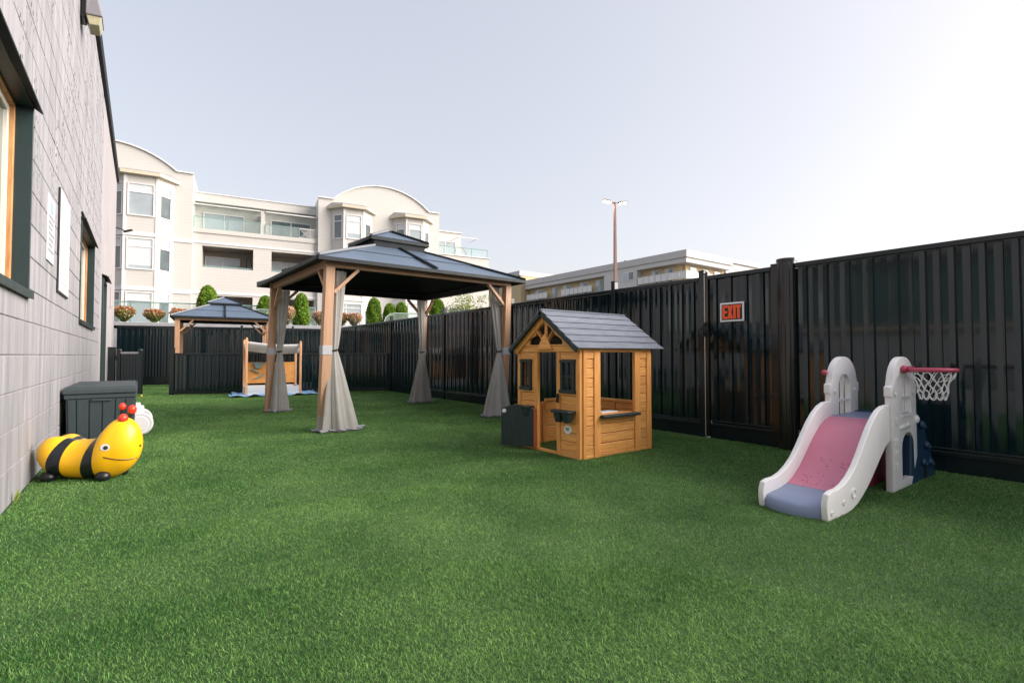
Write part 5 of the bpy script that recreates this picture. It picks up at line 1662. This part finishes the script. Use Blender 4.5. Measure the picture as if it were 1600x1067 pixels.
def arborvitae(label, x, y, h, w, seed):
    rs = np.random.default_rng(seed)
    t = thing('arborvitae', label, 'tree', (x, y, TZ - .08), 0, 'columnar evergreens on the terrace')
    n = 4200
    v = rs.random(n); a = rs.uniform(0, 2 * np.pi, n)
    prof = np.interp(v, [0, .08, .35, .7, .88, .96, 1], [.80, .95, 1, .88, .68, .42, .1])
    lump = 1 + .05 * np.sin(a * 5 + v * 9) + .05 * np.sin(a * 3 - v * 14 + 1)
    r = w / 2 * prof * lump * rs.uniform(.86, 1.10, n)
    P = np.stack([r * np.cos(a), r * np.sin(a), v * h], 1)
    Nn = np.stack([np.cos(a), np.sin(a), np.full(n, .5)], 1)
    q = leaf_quads(P, Nn, .040, 1.25, .9, rs)
    tint = np.clip(rs.beta(2, 2, n) * .8 + (prof > 2) + .15 * np.sin(a * 5 + v * 9), 0, 1)
    me = np_mesh('crown', q, None, 4, tint)
    obj('crown', me, M_arb, t)
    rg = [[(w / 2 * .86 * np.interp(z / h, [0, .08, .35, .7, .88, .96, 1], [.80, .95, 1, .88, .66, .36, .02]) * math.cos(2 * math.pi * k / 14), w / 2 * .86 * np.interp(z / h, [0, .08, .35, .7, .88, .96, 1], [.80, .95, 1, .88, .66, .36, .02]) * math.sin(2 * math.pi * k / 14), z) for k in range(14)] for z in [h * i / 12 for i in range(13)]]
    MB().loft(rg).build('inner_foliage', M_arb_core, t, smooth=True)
    MB().tube([(0, 0, -.1), (0, 0, h * .5)], [.05, .02], 7).build('trunk', M_twig, t)
    return t


def bush(label, x, y, h, w, seed, m=M_pho, trim=True, leaf=.045, n=1500):
    rs = np.random.default_rng(seed)
    t = thing('shrub', label, 'shrub', (x, y, TZ - .06), 0, 'clipped shrubs on the terrace')
    P = rs.normal(size=(n, 3)); P /= np.linalg.norm(P, axis=1)[:, None]
    r = rs.random(n) ** .4
    px = P[:, 0] * r * w / 2; py = P[:, 1] * r * w / 2
    z0 = h * .26
    pz = z0 + (h - z0) * (.5 + .5 * np.clip(P[:, 2] * r * 1.35, -1, 1))
    k = .42 + .68 * np.clip((pz - z0) / (h - z0) * 1.5, 0, 1)
    Pp = np.stack([px * k, py * k, pz + rs.normal(0, .012, n)], 1)
    q = leaf_quads(Pp, P, leaf, 1.0, .4, rs)
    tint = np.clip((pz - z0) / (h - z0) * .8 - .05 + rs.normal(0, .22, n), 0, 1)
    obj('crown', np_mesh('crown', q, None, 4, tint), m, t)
    for i in range(6):
        a = 2 * math.pi * i / 6 + rs.random()
        s_ = MB().tube([(.02 * math.cos(a), .02 * math.sin(a), 0), (.06 * math.cos(a), .06 * math.sin(a), z0), (w * .3 * math.cos(a), w * .3 * math.sin(a), h * .75)], [.018, .014, .005], 5)
        s_.build('stem', M_twig, t)
    return t


def depth_at(px, off):
    """terrace position seen along image column px, off metres behind the terrace edge (only used to lay out the planting row)"""
    az = R(YAW) + math.atan((px - 800) / 780)
    sx_, sy_ = math.sin(az), math.cos(az)
    # solve y = tline(x) + off
    r_ = (20.3 + .276 * WX + off) / (sy_ + .276 * sx_)
    x, y = r_ * sx_, r_ * sy_
    dep = r_ * math.cos(az - R(YAW))
    return x, y, dep


for i, (px, yt, w_, lab) in enumerate((
        (323, 446, 27, 'tall clipped evergreen column above the smaller gazebo roof'),
        (414, 462, 24, 'rounded evergreen column just left of the large gazebo left post'),
        (470, 458, 22, 'tall evergreen column between the two left gazebo posts'),
        (584, 465, 22, 'slim evergreen column seen under the middle of the large gazebo roof'),
        (609, 474, 20, 'left one of two touching evergreen columns under the gazebo roof'),
        (627, 472, 20, 'right one of two touching evergreen columns under the gazebo roof'),
        (683, 466, 25, 'broad evergreen column beside the rear gazebo post'))):
    x, y, dep = depth_at(px, 1.6)
    if px > 560:
        x, y, dep = depth_at(px, 3.0)
    zt_ = .9 + (554.5 - yt) * dep / 780
    arborvitae(lab, x, y, zt_ - TZ + .08, w_ * dep / 780, 30 + i)
for i, (px, yt, w_, m_, lab) in enumerate((
        (193, 479, 30, M_pho, 'red tipped clipped shrub nearest the block wall corner'),
        (240, 484, 28, M_pho, 'red tipped vase shaped shrub left of the smaller gazebo'),
        (280, 483, 28, M_pho, 'red tipped shrub peeking over the smaller gazebo left eave'),
        (448, 479, 24, M_pho2, 'pale pink leaved shrub right of the left gazebo post'),
        (500, 487, 24, M_pho2, 'pale pink shrub half hidden behind the near gazebo post'),
        (533, 489, 20, M_pho, 'reddish green shrub right of the near gazebo curtain'),
        (553, 490, 24, M_pho2, 'orange pink shrub below the white apartment window'))):
    x, y, dep = depth_at(px, .55)
    zt_ = .9 + (554.5 - yt) * dep / 780
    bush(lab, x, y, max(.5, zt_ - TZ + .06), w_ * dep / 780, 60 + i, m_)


def loose_tree(label, px, off, yt, w_, seed):
    x, y, dep = depth_at(px, off)
    h = .9 + (554.5 - yt) * dep / 780 - TZ + .1; w = w_ * dep / 780
    rs = np.random.default_rng(seed)
    t = thing('young_tree', label, 'tree', (x, y, TZ - .1))
    Ps = []
    for k in range(16):
        c = np.array([rs.uniform(-.5, .5) * w, rs.uniform(-.3, .3) * w, h * rs.uniform(.5, .95)])
        m = 70
        Ps.append(c + rs.normal(size=(m, 3)) * np.array([.09 * w, .09 * w, .07 * h]))
        MB().tube([(0, 0, h * .15), (c[0] * .4, c[1] * .4, c[2] * .6), tuple(c)], [.025, .014, .004], 5).build('branch', M_twig, t)
    P = np.concatenate(Ps); n = len(P)
    q = leaf_quads(P, np.zeros((n, 3)), .055, 1.0, .2, rs)
    obj('crown', np_mesh('crown', q, None, 4, np.clip(rs.beta(2, 2, n), 0, 1)), M_lime, t)
    MB().tube([(0, 0, -.1), (0, 0, h * .5)], [.06, .03], 8).build('trunk', M_twig, t)


loose_tree('loose pale green tree beyond the fence right of the rear gazebo post', 732, 3.2, 460, 62, 90)

# railings and glass patio screens along the terrace
x, y, dep = depth_at(236, 1.6)
tr_ = thing('terrace_railing', 'thin teal railing behind the red tipped shrubs', 'railing', (x - 3.5, y + 1.0, TZ - .06), R(-15))
MB().box(0, 9.0, -.02, .02, .84, .88).build('handrail', M_rail_t, tr_)
for i in range(10):
    MB().box(i * 1.0 - .02, i * 1.0 + .02, -.018, .018, 0, .839).build('post', M_rail_t, tr_)
for i in range(9):
    MB().box(i + .04, i + .96, -.006, .006, .1, .82).build('glass_pane', M_rglass, tr_)
for px, off, yt, w_, lab in ((408, 1.0, 483, 30, 'low glass patio screen left of the large gazebo left post'), (626, 1.9, 489, 52, 'low glass patio screen above the right fence under the gazebo roof')):
    x, y, dep = depth_at(px, off)
    ps = thing('patio_screen', lab, 'screen', (x, y, TZ - .06), R(-20))
    w = w_ * dep / 780 / 2; h = .9 + (554.5 - yt) * dep / 780 - TZ + .06
    top_ = [(-w, 0), (-w, h * .45), (-w * .86, h * .78), (-w * .62, h * .95), (-w * .35, h), (w, h)]
    MB().tube([(a, 0, b) for a, b in top_] + [(w, 0, 0)], .022, 6).build('frame', mat('pale_green_frame', srgb(178, 200, 190), rough=.5), ps)
    MB().plate(top_ + [(w, 0)], [], lambda a, b, t_: (a, t_, b), -.005, .005).build('glass_pane', M_rglass, ps)

# ================================================================== STREET LAMP + second apartment block
dep = 30.0
px = 962
az = R(YAW) + math.atan((px - 800) / 780); r_ = dep / math.cos(az - R(YAW))
lp = thing('street_lamp', 'tall brown lamp pole with twin heads beyond the fence', 'street lamp', (r_ * math.sin(az), r_ * math.cos(az), 0), R(-20))
LHt = .9 + (554.5 - 314) * dep / 780
MB().loft([[(w_ * sx, w_ * sy, z) for sx, sy in ((-1, -1), (1, -1), (1, 1), (-1, 1))] for z, w_ in ((0, .12), (LHt, .062))]).build('pole', M_pole, lp, bevel=.01)
MB().box(-.25, .25, -.25, .25, 0, .3).build('base', M_concrete, lp, bevel=.03)
M_lit = bpy.data.materials.new('lamp_glow'); M_lit.use_nodes = True
bn = M_lit.node_tree.nodes['Principled BSDF']; bn.inputs['Emission Color'].default_value = (1, .86, .6, 1); bn.inputs['Emission Strength'].default_value = 25.0
for s_ in (-1, 1):
    MB().bar((s_ * .06, 0, LHt - .08), (s_ * .28, 0, LHt + .02), .05, .05).build('arm', M_pole, lp)
    hd = MB().bar((s_ * .26, 0, LHt + .0), (s_ * .78, 0, LHt + .07), .30, .09).build('lamp_head', mat('lamp_bronze', (.16, .12, .09), rough=.5), lp, bevel=.02)
    MB().bar((s_ * .33, 0, LHt - .055), (s_ * .74, 0, LHt + .0), .24, .02).build('lamp_lens', M_lit, hd)

M_b2 = mat('white_stucco_b2', (.60, .58, .56), rough=.75, var=.06, vscale=.5)
M_b2y = mat('yellow_stucco_b2', (.56, .44, .26), rough=.8, var=.1, vscale=.5)
M_fas = mat('fascia_b2', (.55, .53, .52), rough=.7, var=.06)
ab = thing('flat_roof_apartments', 'distant flat roofed pale apartments with yellow balconies beyond right fence', 'building', (63.1, 42.8, 0))


def b2(nm, m, *q): return MB().box(*q).build(nm, m, ab)


# left face is x = 0 running +y, right face is y = 0 running +x
b2('main_wall', M_b2, 1.6, 16, 1.6, 60, 0, 14.4)
b2('lower_wall', M_b2, 0, 16, .0, 38, 0, 11.9)
b2('roof_fascia', M_fas, -.2, 12.2, -.2, 38, 15.15, 16.2)
b2('roof_band', M_b2, -.0, 12, .0, 37.9, 14.42, 15.148)
b2('side_wing', M_b2, 12.21, 22, 1.0, 20, 0, 15.9)
b2('side_wing_cap', M_fas, 12.21, 22.3, .7, 20, 15.91, 16.6)
b2('end_wing', M_fas, 22.31, 34, 3.0, 20, 0, 16.9)
b2('far_wing', M_b2y, -1.0, 10, 38.01, 52, 0, 17.2)
b2('far_wing_cap', M_fas, -1.4, 10.4, 37.9, 52.4, 17.21, 18.2)
b2('flush_wall', M_b2, 0, 1.59, 9.0, 16.0, 11.9, 14.41)
for (a, b) in ((1.61, 8.99), (16.01, 37.9)):
    b2('recess_wall', M_b2y, 1.2, 1.59, a, b, 11.9, 14.41)
b2('recess_wall', M_b2y, 1.6, 12, 1.2, 1.59, 11.9, 14.41)
for (a, b) in ((0, 8.9), (19, 27), (31, 37.5)):
    n = int((b - a) / 1.1)
    for i in range(n):
        y_ = a + (b - a) * i / n
        b2('rail_panel', M_trimw, .05, .12, y_ + .05, y_ + (b - a) / n - .05, 12.1, 13.1)
    b2('rail_top', M_trimw, .02, .16, a, b, 13.11, 13.2)
for i in range(10):
    b2('rail_panel', M_trimw, .15 + i * 1.15, 1.2 + i * 1.15, .05, .12, 12.1, 13.1)
b2('rail_top', M_trimw, .17, 12, .02, .16, 13.11, 13.2)
for (y_, z0, z1, w_) in ((9.6, 13.0, 14.3, 1.0), (10.8, 13.0, 14.3, 1.0)):
    f = b2('window', M_trimw, -.06, .02, y_ - .06, y_ + w_ + .06, z0 - .06, z1 + .06)
    MB().box(-.09, -.065, y_ + .06, y_ + w_ - .06, z0 + .06, z1 - .06).build('pane', M_pane_d if y_ < 10.5 else M_pane, ab)
for (y_, w_) in ((3.0, 1.5), (5.6, 1.4), (17.0, 2.0), (21.0, 2.0), (25.5, 2.0), (29.0, 1.6), (33.5, 2.6)):
    f = b2('window', M_trimw, 1.12, 1.195, y_, y_ + w_, 12.0, 14.1)
    MB().box(1.07, 1.115, y_ + .1, y_ + w_ / 2 - .05, 12.1, 14.0).build('pane', M_pane_d, f)
    MB().box(1.07, 1.115, y_ + w_ / 2 + .05, y_ + w_ - .1, 12.1, 14.0).build('pane', M_pane, f)
for (x_, w_) in ((2.6, 1.6), (6.0, 1.4), (9.0, 1.6)):
    f = b2('window', M_trimw, x_, x_ + w_, 1.12, 1.195, 12.0, 14.1)
    MB().box(x_ + .1, x_ + w_ - .1, 1.07, 1.115, 12.1, 14.0).build('pane', M_pane_d, f)
for zl in (2.0, 5.2, 8.4):
    for y_ in (2.5, 7.5, 12.5, 17.5, 22.5, 27.5, 32.5):
        f = b2('window', M_trimw, -.06, -.002, y_, y_ + 2.0, zl, zl + 1.6)
        MB().box(-.09, -.062, y_ + .1, y_ + .95, zl + .1, zl + 1.5).build('pane', M_pane_d, f)
        MB().box(-.09, -.062, y_ + 1.05, y_ + 1.9, zl + .1, zl + 1.5).build('pane', M_pane, f)
    for x_ in (2.0, 6.0, 10.0):
        f = b2('window', M_trimw, x_, x_ + 2.0, -.06, -.002, zl, zl + 1.6)
        MB().box(x_ + .1, x_ + 1.9, -.09, -.062, zl + .1, zl + 1.5).build('pane', M_pane_d, f)
MB().tube([(3, 14, 16.2), (3, 14, 17.0), (3.6, 14, 17.0)], .15, 6).build('roof_vent', M_black, ab)
pt = bush('small potted plant on the distant yellow balcony', 0, 0, .9, .9, 77, M_lime, leaf=.08, n=300)
pt.location = (63.6, 67.0, 12.4); pt['group'] = 'balcony plants'
